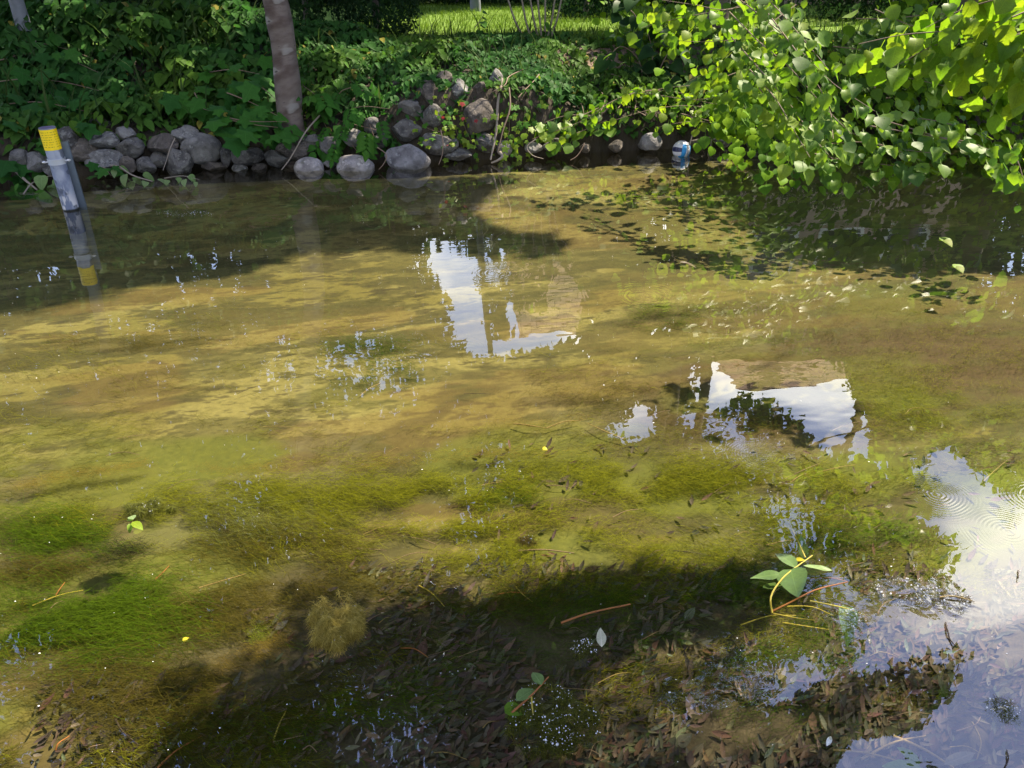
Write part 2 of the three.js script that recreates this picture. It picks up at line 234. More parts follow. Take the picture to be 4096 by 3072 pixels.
// ---------- the stream bed ----------
const SHORE = [[-14, -5.6], [-5.4, -7.75], [-4.9, -7.9], [-4.2, -8.2], [-3.4, -8.46], [-2.2, -8.6], [-1.15, -8.7], [0, -8.95], [2, -9.4], [6, -10.2], [16, -12]];
function waterline(x) { let i = 0; while (i < SHORE.length - 2 && SHORE[i + 1][0] < x) i++; const [a, p] = SHORE[i], [b, q] = SHORE[i + 1]; return p + (q - p) * (x - a) / (b - a); }
function bedY(x, z) {
  const far = -waterline(x) + z; // metres in front of the far waterline
  return -0.1 - 0.2 * ss(0, 2.2, far) + 0.05 * (fbm(x * 0.8, z * 1.1, 3) - 0.5) + 0.02 * (fbm(x * 4, z * 5, 2) - 0.5) + 0.75 * ss(-1.25, -0.2, z) - 0.35 * ss(0.1, -0.5, far);
}
const FLOW = [0.97, -0.24];
function bedColor(x, z) {
  const s = x * FLOW[0] + z * FLOW[1], t = -x * FLOW[1] + z * FLOW[0], w = fbm(x * 1.3 + 40, z * 1.3, 3) - 0.5;
  const fine = fbm(x * 38, z * 42, 3), grit = vn(x * 160, z * 170);
  const streak = fbm(s * 1.2 + 3 + w, t * 3.3 + w * 2, 5), streak2 = fbm(s * 3.1 + 60, t * 12 + 9, 4), big = fbm(s * 0.45 + 11, t * 1.3 + 4, 3);
  const speck = ss(0.6, 0.72, fbm(s * 15 + 4, t * 34 + 8, 3) + 0.25 * (streak2 - 0.5)), frag = ss(0.63, 0.7, fbm(s * 6 + 44, t * 17 + 8, 4));
  let c = mix3([0.122, 0.108, 0.028], [0.162, 0.146, 0.05], ss(0.35, 0.65, fbm(s * 1.5 + 8, t * 3, 3)));
  c = c.map((q) => q * (0.78 + 0.34 * fine + 0.3 * (grit - 0.5)));
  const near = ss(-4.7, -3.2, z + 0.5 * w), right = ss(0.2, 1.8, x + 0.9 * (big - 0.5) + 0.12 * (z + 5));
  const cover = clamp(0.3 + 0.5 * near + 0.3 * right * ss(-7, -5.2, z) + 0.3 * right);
  const th = 0.63 - 0.34 * cover, d1 = ss(th - 0.03, th + 0.09, streak + 0.42 * (streak2 - 0.5) + 0.16 * (fine - 0.5));
  const olive = mix3([0.03, 0.028, 0.007], [0.058, 0.052, 0.014], fine);
  c = mix3(c, olive, 0.85 * d1); c = mix3(c, [0.035, 0.031, 0.01], 0.6 * speck); c = mix3(c, [0.03, 0.025, 0.009], 0.7 * frag);
  const weed = ss(0.5, 0.555, fbm(s * 1.3 + 15, t * 3 + 66, 5) + 0.16 * (streak2 - 0.5)), peat = ss(0.52, 0.6, fbm(s * 0.9 + 5, t * 2.4 + 36, 4));
  c = mix3(c, mix3([0.105, 0.066, 0.018], [0.13, 0.09, 0.028], fine), 0.35 * peat); c = mix3(c, mix3([0.034, 0.034, 0.009], [0.062, 0.058, 0.015], fine), 0.6 * weed); // peat and weed patches
  const rust = ss(0.48, 0.6, fbm(s * 0.9 + 70, t * 2.2 + 20, 4)) * right * ss(-5.6, -4.9, z) * ss(-3.2, -4, z); c = mix3(c, mix3([0.04, 0.025, 0.013], [0.07, 0.044, 0.02], fine), 0.85 * rust);
  const band = ss(-3.9, -3.3, z) * ss(-2.3, -2.75, z + 0.15 * x), green = clamp(ss(0.46, 0.64, fbm(s * 1.2 + 90, t * 2.4 + 30, 4) + 0.1 * band) * (near * 1.1 + 0.45 * right)); c = mix3(c, mix3([0.1, 0.112, 0.012], [0.055, 0.068, 0.007], fine), 0.8 * green);
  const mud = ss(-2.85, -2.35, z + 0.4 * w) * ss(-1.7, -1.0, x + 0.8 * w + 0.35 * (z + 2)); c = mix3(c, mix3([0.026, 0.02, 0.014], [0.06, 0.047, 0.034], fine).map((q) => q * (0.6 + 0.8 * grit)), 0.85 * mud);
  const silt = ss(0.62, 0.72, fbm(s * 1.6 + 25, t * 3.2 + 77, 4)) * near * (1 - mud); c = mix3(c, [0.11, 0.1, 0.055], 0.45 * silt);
  return c;
}
function bedPart(x0, x1, z0, z1, nx, nz) {
  const pos = [], uv = [], idx = [];
  for (let j = 0; j <= nz; j++) for (let i = 0; i <= nx; i++) { const x = mix(x0, x1, i / nx), z = mix(z0, z1, j / nz); pos.push(x, bedY(x, z), z); uv.push(i / nx, j / nz); }
  for (let j = 0; j < nz; j++) for (let i = 0; i < nx; i++) { const q = j * (nx + 1) + i; idx.push(q, q + nx + 1, q + 1, q + 1, q + nx + 1, q + nx + 2); }
  const g = new THREE.BufferGeometry(); g.setAttribute('position', new THREE.Float32BufferAttribute(pos, 3)); g.setAttribute('uv', new THREE.Float32BufferAttribute(uv, 2)); g.setIndex(idx); g.computeVertexNormals(); return g;
}
const bedMat = (x0, x1, z0, z1, w, h) => new THREE.MeshStandardMaterial({ map: texture(w, h, (u, v) => bedColor(mix(x0, x1, u), mix(z0, z1, v)), true, false), roughness: 1 });
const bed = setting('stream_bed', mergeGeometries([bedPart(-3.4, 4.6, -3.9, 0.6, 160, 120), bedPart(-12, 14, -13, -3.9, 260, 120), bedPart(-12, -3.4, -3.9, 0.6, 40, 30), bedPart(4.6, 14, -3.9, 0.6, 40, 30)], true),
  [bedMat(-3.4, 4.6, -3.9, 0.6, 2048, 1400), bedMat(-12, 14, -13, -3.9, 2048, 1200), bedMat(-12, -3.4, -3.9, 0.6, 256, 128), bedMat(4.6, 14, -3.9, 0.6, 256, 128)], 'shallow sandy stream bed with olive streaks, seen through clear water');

// ---------- the water: a clear sheet with fine ripples ----------
const RINGS = [[2023, 1068, 0.00026, 0.021, 0.13], [2250, 1075, 0.00026, 0.024, 0.13], [2180, 1150, 0.00014, 0.022, 0.16], [1640, 985, 0.00016, 0.02, 0.12], [1390, 640, 0.0002, 0.05, 0.25], [1070, 590, 0.00012, 0.04, 0.2]].map(([u, v, a, l, r]) => ({ p: onY(u, v), a, l, r }));
const DIPS = [];                                                         // where floating things dimple the surface: filled below
function dimple(u, v, r, h) { const p = onY(u, v); DIPS.push([p.x, p.z, r, h]); }
for (const d of [[725, 1340, 0.1, 0.002], [330, 1095, 0.07, 0.0015], [1170, 1540, 0.16, 0.004], [1260, 1390, 0.05, 0.003], [1700, 1230, 0.12, 0.003], [1850, 1330, 0.1, 0.004], [2000, 1290, 0.14, 0.006], [2060, 1310, 0.06, 0.004], [2165, 1530, 0.06, 0.004], [1560, 1390, 0.1, 0.002], [1420, 1480, 0.12, 0.003], [1560, 1480, 0.14, 0.003], [1300, 1480, 0.1, 0.002], [1990, 1650, 0.07, 0.004], [1290, 1150, 0.07, 0.0012], [1480, 1125, 0.1, 0.0018], [1600, 1140, 0.1, 0.0015], [800, 1440, 0.12, 0.0018], [1000, 1560, 0.12, 0.0012]]) dimple(...d);
{
  const X0 = -4.6, X1 = 5.8, Z0 = -9.8, Z1 = -1.0, N = 2048, d = new Float32Array(N * N * 4), hs = 1 / 0.004;
  for (let j = 0; j < N; j++) for (let i = 0; i < N; i++) {
    const x = mix(X0, X1, (i + 0.5) / N), z = mix(Z0, Z1, (j + 0.5) / N), s = x * FLOW[0] + z * FLOW[1], t = -x * FLOW[1] + z * FLOW[0];
    const calm = ss(0.3, 0.7, fbm(s * 0.5 + 3, t * 1.1 + 8, 3));
    let h = 0.0016 * fbm(s * 1.3, t * 3.2 + 5, 2) + mix(0.0001, 0.0004, calm) * fbm(s * 6 + 9, t * 14, 2) + mix(0.00001, 0.00006, calm) * fbm(s * 14 + 9, t * 32, 1);
    for (const r of RINGS) { const an = Math.atan2(x - r.p.x, z - r.p.z), q = Math.hypot(x - r.p.x, z - r.p.z) * (0.93 + 0.14 * vn(Math.cos(an) * 1.3 + 20, Math.sin(an) * 1.3 + r.l * 300)); if (q < r.r * 1.6) h += 0.5 * r.a * Math.sin(Math.pow(q / r.l, 1.12) * 2 * Math.PI) * ss(r.r * 1.6, r.r * 0.5, q) * ss(0, 0.02, q) * (0.55 + 0.9 * vn(Math.atan2(x - r.p.x, z - r.p.z) * 1.5 + 9, r.l * 900)); }
    for (const [a, b, r, k] of DIPS) { const q = Math.hypot(x - a, (z - b) * 1.3) / r; if (q < 2) h += k * Math.exp(-q * q * 2) * (fbm(x * 26 + a * 9, z * 30 + b * 9, 3) - 0.42); }
    const q = (j * N + i) * 4; d[q] = d[q + 1] = d[q + 2] = 0.5 + (h - 0.001) * hs; d[q + 3] = 1;
  }
  const t = new THREE.DataTexture(d, N, N, THREE.RGBAFormat, THREE.FloatType); t.magFilter = THREE.LinearFilter; t.wrapS = t.wrapT = THREE.MirroredRepeatWrapping; t.needsUpdate = true;
  const x0 = -14, x1 = 16, z0 = -12.6, z1 = 0.2, g = new THREE.BufferGeometry();
  g.setAttribute('position', new THREE.Float32BufferAttribute([x0, 0, z0, x1, 0, z0, x0, 0, z1, x1, 0, z1], 3));
  g.setAttribute('normal', new THREE.Float32BufferAttribute([0, 1, 0, 0, 1, 0, 0, 1, 0, 0, 1, 0], 3));
  const U = (x) => (x - X0) / (X1 - X0), W = (z) => (z - Z0) / (Z1 - Z0);
  g.setAttribute('uv', new THREE.Float32BufferAttribute([U(x0), W(z0), U(x1), W(z0), U(x0), W(z1), U(x1), W(z1)], 2)); g.setIndex([0, 2, 1, 1, 2, 3]);
  setting('water', g, new THREE.MeshPhysicalMaterial({ color: new THREE.Color().setRGB(0.96, 0.94, 0.82), roughness: 0, transmission: 1, thickness: 0, ior: 2, bumpMap: t, bumpScale: 0.004, side: THREE.DoubleSide }), 'clear slow stream water mirroring trees and sky');
}

// ---------- the far bank and the lawn beyond it, one sheet to the horizon ----------
const wallH = (x) => 0.4 + 0.32 * ss(-1.7, -0.9, x) * ss(0.9, 0.1, x);
function groundY(x, z) {
  const d = waterline(x) - z;
  return -0.45 + (0.45 + wallH(x)) * ss(0, 0.4, d) + (1.0 - wallH(x)) * ss(0.3, 2.3, d) + 0.06 * (fbm(x * 1.5, z * 1.5, 3) - 0.5) * ss(0.2, 0.8, d) * ss(40, 3, d);
}
{
  const xs = [-160, -90, -50, -30, -20], ds = []; for (let x = -14; x <= 16; x += 0.14) xs.push(x); xs.push(22, 32, 55, 90, 160);
  for (let d = -0.5; d < 4; d += 0.09) ds.push(d); for (let d = 4; d < 20; d += 0.8) ds.push(d); ds.push(24, 32, 48, 80, 200);
  const pos = [], uv = [], col = [], idx = [];
  ds.forEach((d, j) => xs.forEach((x, i) => {
    const z = waterline(x) - d, y = groundY(x, z); pos.push(x, y, z); uv.push(x, z);
    const lawn = ss(2.1, 2.7, d + 0.5 * (fbm(x * 1.1, z, 2) - 0.5)), dry = ss(0.5, 0.9, x) * ss(2.4, 1.6, x) * ss(1.2, 1.6, d) * ss(2.7, 2.1, d);
    const c = mix3(mix3([0.035, 0.027, 0.018], [0.16, 0.11, 0.08], dry), [0.11, 0.19, 0.012], lawn); col.push(...c);
    if (j < ds.length - 1 && i < xs.length - 1) { const q = j * xs.length + i; idx.push(q, q + 1, q + xs.length, q + 1, q + xs.length + 1, q + xs.length); }
  }));
  const g = new THREE.BufferGeometry(); g.setAttribute('position', new THREE.Float32BufferAttribute(pos, 3)); g.setAttribute('uv', new THREE.Float32BufferAttribute(uv, 2)); g.setAttribute('color', new THREE.Float32BufferAttribute(col, 3)); g.setIndex(idx); g.computeVertexNormals();
  const grain = texture(512, 512, (u, v) => { const n = tiled((a, b) => fbm(a * 30, b * 30, 4), u, v, 1), k = 0.45 + 1.1 * n; return [k, k, k * 0.95]; });
  const gb = texture(512, 512, (u, v) => { const n = tiled((a, b) => fbm(a * 30, b * 30, 4), u, v, 1); return [n, n, n]; }, false); 
  setting('ground', g, new THREE.MeshStandardMaterial({ vertexColors: true, map: grain, bumpMap: gb, bumpScale: 0.04, roughness: 1 }), 'earth bank rising to a mown lawn');
}
setting('near_bank', (() => { const g = new THREE.PlaneGeometry(60, 40, 60, 40); g.rotateX(-Math.PI / 2); g.translate(0, 0, 20.1); const p = g.attributes.position; for (let i = 0; i < p.count; i++) p.setY(i, 0.42 + 0.1 * fbm(p.getX(i), p.getZ(i), 2) + 0.1 * ss(0.2, 2, p.getZ(i))); g.computeVertexNormals(); return g; })(), new THREE.MeshStandardMaterial({ color: new THREE.Color().setRGB(0.06, 0.08, 0.02), roughness: 1 }));

// ---------- trees: trunk, limbs, crown of leaves in clumps ----------
function crownLeaves(list, r, blobs, clumps, perClump, spread, size, colors, { open = true, sunny = true, hang = 0.5 } = {}) {
  let vol = 0; for (const b of blobs) vol += b[3] * b[4] * b[5];
  for (const [cx, cy, cz, rx, ry, rz, b6] of blobs) {
    const n = Math.round(b6 ?? clumps * rx * ry * rz / vol);
    for (let i = 0; i < n; i++) {
      const th = r() * 6.283, ph = Math.acos(2 * r() - 1), q = Math.cbrt(0.15 + 0.85 * r());
      const c = V(cx + rx * q * Math.sin(ph) * Math.cos(th), cy + ry * q * Math.cos(ph), cz + rz * q * Math.sin(ph) * Math.sin(th));
      const tone = colors[Math.floor(r() * colors.length)];
      for (let k = 0; k < perClump; k++) {
        const p = V(c.x + spread * (r() + r() + r() - 1.5), c.y + spread * 0.55 * (r() + r() + r() - 1.5), c.z + spread * (r() + r() + r() - 1.5));
        if (p.y < 0.2 || (open && opensSky(p)) || (sunny && blocksSun(p))) continue;
        const a = r() * 6.283, tip = V(Math.cos(a), -hang - r() * 0.5, Math.sin(a)), nor = V((r() - 0.5) * 1.2, 1, (r() - 0.5) * 1.2), v = 0.8 + 0.4 * r();
        list.push({ m: basis(p, tip, nor, size * (0.7 + 0.6 * r())), c: tone.map((t) => t * v) });
      }
    }
  }
}
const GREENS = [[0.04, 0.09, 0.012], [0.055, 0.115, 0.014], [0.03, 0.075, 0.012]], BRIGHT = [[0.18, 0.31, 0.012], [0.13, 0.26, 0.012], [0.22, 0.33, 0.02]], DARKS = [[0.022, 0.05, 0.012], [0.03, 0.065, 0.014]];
function tree(name, label, base, trunkPts, r0, r1, limbs, blobs, clumps, per, spread, size, colors, mat, seed, opt) {
  const t = thing(name, label, 'tree', base.toArray()), loc = (p) => p.clone().sub(base), r = rng(seed);
  part(t, 'trunk', limb(trunkPts.map(loc), r0, r1, 14, 8, 0.25), mat);
  if (limbs.length) part(t, 'limbs', mergeGeometries(limbs.map(([pts, a, b]) => limb(pts.map(loc), a, b, 7, 4, 0.3))), mat);
  const list = []; crownLeaves(list, r, blobs, clumps, per, spread, size, colors, opt);
  const inv = new THREE.Matrix4().makeTranslation(-base.x, -base.y, -base.z); list.forEach((e) => e.m.premultiply(inv));
  if (list.length) copies(t, 'crown', G.crown, M.crown, list);
  return t;
}
const T1b = onZ(634, 318, -8.9), T1t = onZ(594, 0, -8.85), T1u = T1t.clone().add(V(-0.35, 1.6, 0));
{
  const flare = T1b.clone().add(V(0.03, -0.25, 0.05)), top = T1u.clone().add(V(-0.2, 3.5, -0.3));
  tree('streamside_tree', 'leaning grey-brown tree trunk with knots rising from the boulder bank behind the pale waterside stones', flare, [flare, T1b, onZ(618, 150, -8.87), T1t, T1u, top], 0.165, 0.09,
    [[[T1u, V(-4.6, 5, -9.4), V(-6.4, 6.6, -9.8)], 0.08, 0.02], [[T1u, V(-1.6, 5, -9.8), V(0.6, 6.5, -10.2)], 0.08, 0.02], [[T1u, V(-3.2, 5.4, -10.6), V(-3.8, 7.6, -12)], 0.08, 0.02], [[top, V(-2, 8, -8.6), V(-1, 9.5, -8)], 0.06, 0.02]],
    [[-4.8, 6.2, -10.2, 4.2, 3, 2.6], [-1, 7, -10.6, 3.6, 3, 2.4], [-6.5, 4.6, -9.8, 2.8, 1.9, 1.6], [-2.2, 10, -9.4, 4.4, 2.6, 2.4], [1.5, 9.4, -9.8, 3.2, 2.6, 2], [-5.6, 10, -8.4, 3.2, 2.6, 2.2], [-6, 7, -9, 3, 2, 2], [-1.6, 4.8, -12.2, 3.2, 2, 1.2]], 4200, 28, 0.55, 0.17, GREENS, M.bark, 21);
}
{ const a = onZ(66, 110, -9.7), b = onZ(34, 0, -9.7), c = b.clone().add(V(-0.2, 3, 0));
  tree('slim_tree', 'slim smooth blue-grey trunk standing in the dark weeds above the metal post', a, [a, b, c, c.clone().add(V(0, 3, 0))], 0.09, 0.05, [], [[-7.6, 6.4, -11.5, 2.6, 2.2, 2.2]], 130, 24, 0.5, 0.17, GREENS, M.greyBark, 22); }
{ const a = onZ(1027, 27, -16.9), b = a.clone().add(V(0, 2.5, 0));
  tree('lawn_tree', 'foot of a grey trunk standing on the sunlit lawn', a.clone().add(V(0, -0.1, 0)), [a.clone().add(V(0, -0.1, 0)), a.clone().add(V(0, 0.6, 0)), b, b.clone().add(V(0.2, 3, 0))], 0.11, 0.06, [], [[-0.6, 6.5, -17.4, 3, 1.8, 2]], 130, 26, 0.6, 0.2, GREENS, M.greyBark, 23); }
// the tree on this side whose boughs hang over the stream above the camera: it shades the foreground and is mirrored there
{ const a = V(3.4, 0.4, 2.2), f = V(3.1, 3.2, 1.4), g = V(2.6, 4.4, 0.2);
  tree('near_tree', 'overhanging tree of the near bank whose boughs are mirrored in the foreground', a, [a, f, g, V(2.2, 6, -0.6)], 0.22, 0.1,
    [[[f, V(1.6, 3.9, -1.2), V(0, 3.5, -3.2), V(-1.2, 3.2, -3.9)], 0.08, 0.012], [[g, V(2.6, 4.3, -1.8), V(2.5, 3.6, -3.2)], 0.07, 0.012], [[g, V(0.8, 4.8, -1.4), V(-1.6, 4.4, -2.6)], 0.07, 0.012], [[f, V(3.2, 3.6, -0.8), V(3.1, 3.3, -2.2)], 0.05, 0.01]],
    [[0.3, 3.7, -2.6, 1.9, 0.7, 1.7], [-1.1, 4.2, -2.4, 1.6, 0.6, 1.4], [2, 3.9, -2.2, 1.3, 0.6, 1.4], [1.4, 5, -3.2, 2.6, 0.9, 1.8], [3.4, 5.2, -1, 2.4, 1.4, 1.8], [2.6, 3.6, -2.6, 0.9, 0.4, 0.9], [3.2, 3.8, -3.4, 1.9, 0.6, 1], [4.4, 5.6, -4.1, 2.4, 1, 1.3], [1.5, 2.75, -3.4, 1.6, 0.35, 0.9, 400], [2.3, 2.7, -3.9, 1.3, 0.3, 0.7, 280], [0.2, 2.8, -2.8, 1.4, 0.3, 0.8, 110], [2.7, 3.1, -3.2, 1.2, 0.4, 0.8, 320]], 1400, 30, 0.3, 0.085, [[0.05, 0.1, 0.015], [0.06, 0.115, 0.018]], M.bark, 24, { hang: 0.8 }); }
{ const a = V(3.1, 1, -13.2), f = V(3.1, 5, -13.2);
  tree('bank_tree', 'tall tree behind the middle of the bank, its dark crown mirrored right of the house', a, [a, V(3.1, 3, -13.2), f, V(3.2, 11, -12.9)], 0.2, 0.07, [[[f, V(2.4, 7.5, -12.4), V(1, 8.6, -12)], 0.08, 0.02]],
    [[2.6, 9.4, -12, 3.4, 3.6, 2], [4.6, 11.6, -11.6, 3.2, 3, 2], [0.8, 5.6, -12.6, 2.6, 2.2, 1.6], [3.6, 6, -13, 2.8, 2, 1.4], [1.2, 13, -10.4, 3, 2.2, 2], [1.6, 4.6, -13, 2.8, 2, 1.4]], 2600, 28, 0.55, 0.18, GREENS, M.bark, 27); }
for (const [i, x, z, lab] of [[0, -9, 6, 'unseen leafy tree added behind the viewer to the left to cut skylight'], [1, 0.5, 8, 'unseen leafy tree added straight behind the viewer to cut skylight'], [2, 9.5, 5.5, 'unseen leafy tree added behind the viewer to the right to cut skylight'], [3, -13, -3, 'unseen leafy tree added at the left end of the stream to cut skylight'], [4, 14.5, -2, 'unseen leafy tree added at the right end of the stream to cut skylight']]) { const a = V(x, i > 2 ? -0.3 : 0.5, z); tree('added_shore_tree', lab, a, [a, V(x, 3, z), V(x, 9, z)], 0.25, 0.08, [], [[x, 5.6, z, 5, 4.6, 2.6]], 260, 24, 0.9, 0.34, GREENS, M.bark, 34 + i, { open: false }); }  // unseen trees added around the viewer to hold back sky light
// behind the hazels, over the right bank
{ const a = V(7.6, 1, -12.4), f = V(7.4, 4, -12.2);
  tree('bank_tree', 'broad dark tree over the right-hand bank, its crown mirrored green and yellow in the stream', a, [a, V(7.5, 2.4, -12.3), f, V(7, 7, -11.8)], 0.2, 0.08, [[[f, V(6, 5, -11.4), V(4.6, 5.2, -10.8)], 0.07, 0.02], [[f, V(8.4, 5, -11), V(9.4, 5, -9.8)], 0.07, 0.02]],
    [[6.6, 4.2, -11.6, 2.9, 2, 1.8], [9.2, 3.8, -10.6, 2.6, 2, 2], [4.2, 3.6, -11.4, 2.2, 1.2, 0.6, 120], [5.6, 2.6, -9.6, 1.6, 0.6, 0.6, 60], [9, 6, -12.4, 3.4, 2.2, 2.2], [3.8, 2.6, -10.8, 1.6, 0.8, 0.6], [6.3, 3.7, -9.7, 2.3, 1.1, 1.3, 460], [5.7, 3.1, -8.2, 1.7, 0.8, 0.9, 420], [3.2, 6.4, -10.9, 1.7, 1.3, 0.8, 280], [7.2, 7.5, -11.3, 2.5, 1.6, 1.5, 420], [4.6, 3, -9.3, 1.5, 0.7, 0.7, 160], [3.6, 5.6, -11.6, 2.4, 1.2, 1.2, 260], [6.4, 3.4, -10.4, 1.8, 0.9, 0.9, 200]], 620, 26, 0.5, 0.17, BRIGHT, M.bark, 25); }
// the wood behind the lawn
[[-13, -19, 4.2, 6], [-8.5, -22, 4, 7], [-4.6, -21, 3.6, 5.5], [0.5, -24, 3.5, 4.6], [5, -23, 3.6, 6], [9.5, -22, 3.8, 6], [14, -20, 4, 7], [19, -19, 4, 6]].forEach(([x, z, w, h], i) => {
  const a = V(x, 0.95, z), b = V(x + 0.2, h * 0.6, z);
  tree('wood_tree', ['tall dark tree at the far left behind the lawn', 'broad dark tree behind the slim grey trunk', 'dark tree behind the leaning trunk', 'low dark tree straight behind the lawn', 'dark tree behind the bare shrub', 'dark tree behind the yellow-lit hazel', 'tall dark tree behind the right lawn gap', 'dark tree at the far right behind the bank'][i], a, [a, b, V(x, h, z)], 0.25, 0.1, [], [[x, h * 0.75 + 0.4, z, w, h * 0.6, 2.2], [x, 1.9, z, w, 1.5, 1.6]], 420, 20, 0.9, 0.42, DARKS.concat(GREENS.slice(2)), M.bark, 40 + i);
});
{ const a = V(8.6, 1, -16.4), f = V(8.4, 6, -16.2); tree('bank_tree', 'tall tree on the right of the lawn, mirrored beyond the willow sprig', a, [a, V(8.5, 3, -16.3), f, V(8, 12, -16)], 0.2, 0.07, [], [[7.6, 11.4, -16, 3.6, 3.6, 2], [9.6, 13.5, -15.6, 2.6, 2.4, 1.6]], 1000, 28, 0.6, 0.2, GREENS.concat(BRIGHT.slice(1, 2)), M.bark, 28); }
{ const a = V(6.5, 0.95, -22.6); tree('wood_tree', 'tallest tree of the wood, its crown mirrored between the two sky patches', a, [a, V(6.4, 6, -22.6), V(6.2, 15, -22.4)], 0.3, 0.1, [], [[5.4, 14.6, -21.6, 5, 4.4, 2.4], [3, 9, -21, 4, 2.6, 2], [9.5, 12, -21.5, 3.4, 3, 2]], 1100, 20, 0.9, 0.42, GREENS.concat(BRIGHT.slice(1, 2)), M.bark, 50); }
// houses behind the wood: they show only as mirrored gables
const tileMap = texture(256, 256, (u, v) => { const row = v * 8, f = row % 1, col = u * 6 + (Math.floor(row) % 2) * 0.5, t = vn(Math.floor(col) * 3.3 + 7, Math.floor(row) * 5.1), k = (0.35 + 0.9 * t) * ss(0, 0.2, f) * (0.6 + 0.4 * ss(0, 0.12, col % 1)) * (0.7 + 0.6 * fbm(u * 12, v * 12, 3)); return [k, k * 0.95, k * 0.9]; });
function house(label, x, z, w, dpt, wallTop, ridge, ridgeW, wallC, roofC) {
  const h = thing('house', label, 'house', [x, 0.95, z]), m = new THREE.MeshStandardMaterial({ color: new THREE.Color().setRGB(...wallC), roughness: 0.9 });
  const box = (a, b, c, px, py, pz) => new THREE.BoxGeometry(a, b, c).translate(px, py, pz);
  part(h, 'wall', box(w, wallTop, dpt, 0, wallTop / 2, 0), m);
  const e = w / 2 + 0.3, k = ridgeW / 2, q = dpt / 2 + 0.3, P = [[-e, wallTop, q], [e, wallTop, q], [k, ridge, 0], [-k, ridge, 0], [e, wallTop, -q], [-e, wallTop, -q]], F = [[0, 1, 2], [0, 2, 3], [1, 4, 2], [4, 5, 3], [4, 3, 2], [5, 0, 3], [0, 5, 4], [0, 4, 1]];
  const g = new THREE.BufferGeometry(); g.setAttribute('position', new THREE.Float32BufferAttribute(F.flatMap((f) => f.flatMap((i) => P[i])), 3)); g.setAttribute('uv', new THREE.Float32BufferAttribute(F.flatMap((f) => f.flatMap((i) => [P[i][0] * 0.4, P[i][1] * 0.4])), 2)); g.computeVertexNormals();
  part(h, 'roof', g, new THREE.MeshStandardMaterial({ color: new THREE.Color().setRGB(...roofC), map: tileMap, bumpMap: tileMap, bumpScale: 0.05, roughness: 0.9, side: THREE.DoubleSide }));
  for (let i = -1; i <= 1; i++) { const f = part(h, 'window', box(1.1, 1.3, 0.08, i * w * 0.3, wallTop * 0.55, dpt / 2 + 0.03), new THREE.MeshStandardMaterial({ color: 0xd8d8d0 })); part(f, 'pane', box(0.9, 1.1, 0.03, i * w * 0.3, wallTop * 0.55, dpt / 2 + 0.075), new THREE.MeshStandardMaterial({ color: 0x1a2024, roughness: 0.1 })); }
}
house('brown-roofed house beyond the lawn, mirrored beside the bright sky patch', 1.6, -30, 3, 9, 6.2, 11.1, 2.6, [0.5, 0.42, 0.33], [0.3, 0.2, 0.14]);
house('red-brown roofed house behind the hazels, mirrored under the right sky patch', 8.2, -22.5, 5.4, 7, 6.6, 9.6, 1.2, [0.4, 0.3, 0.24], [0.3, 0.13, 0.08]);
// ---------- boulders ----------
const graniteMap = texture(512, 512, (u, v) => {
  const n = tiled((a, b) => fbm(a * 7, b * 7, 5), u, v, 1), s = tiled((a, b) => vn(a * 120, b * 120), u, v, 1), l = tiled((a, b) => fbm(a * 5 + 40, b * 5, 4), u, v, 1), q = tiled((a, b) => fbm(a * 16 + 9, b * 16, 3), u, v, 1);
  let c = mix3([0.15, 0.14, 0.14], [0.36, 0.34, 0.33], ss(0.3, 0.7, n)); c = c.map((k) => k * (0.75 + 0.5 * s)); c = mix3(c, [0.5, 0.49, 0.46], 0.7 * ss(0.6, 0.68, q)); c = mix3(c, [0.07, 0.08, 0.045], 0.7 * ss(0.6, 0.72, l)); return c;
});
const graniteBump = texture(512, 512, (u, v) => { const k = 0.65 * tiled((a, b) => fbm(a * 9, b * 9, 5), u, v, 1) + 0.35 * tiled((a, b) => fbm(a * 60, b * 60, 2), u, v, 1); return [k, k, k]; }, false);
const stoneMat = (r, g, b) => new THREE.MeshStandardMaterial({ color: new THREE.Color().setRGB(r, g, b), map: graniteMap, bumpMap: graniteBump, bumpScale: 0.03, roughness: 0.92 });
const STONES = [stoneMat(0.3, 0.3, 0.285), stoneMat(0.48, 0.49, 0.48), stoneMat(0.36, 0.36, 0.345), stoneMat(0.29, 0.26, 0.225)], PALE = stoneMat(0.95, 0.92, 0.92), MID = stoneMat(0.5, 0.51, 0.55);
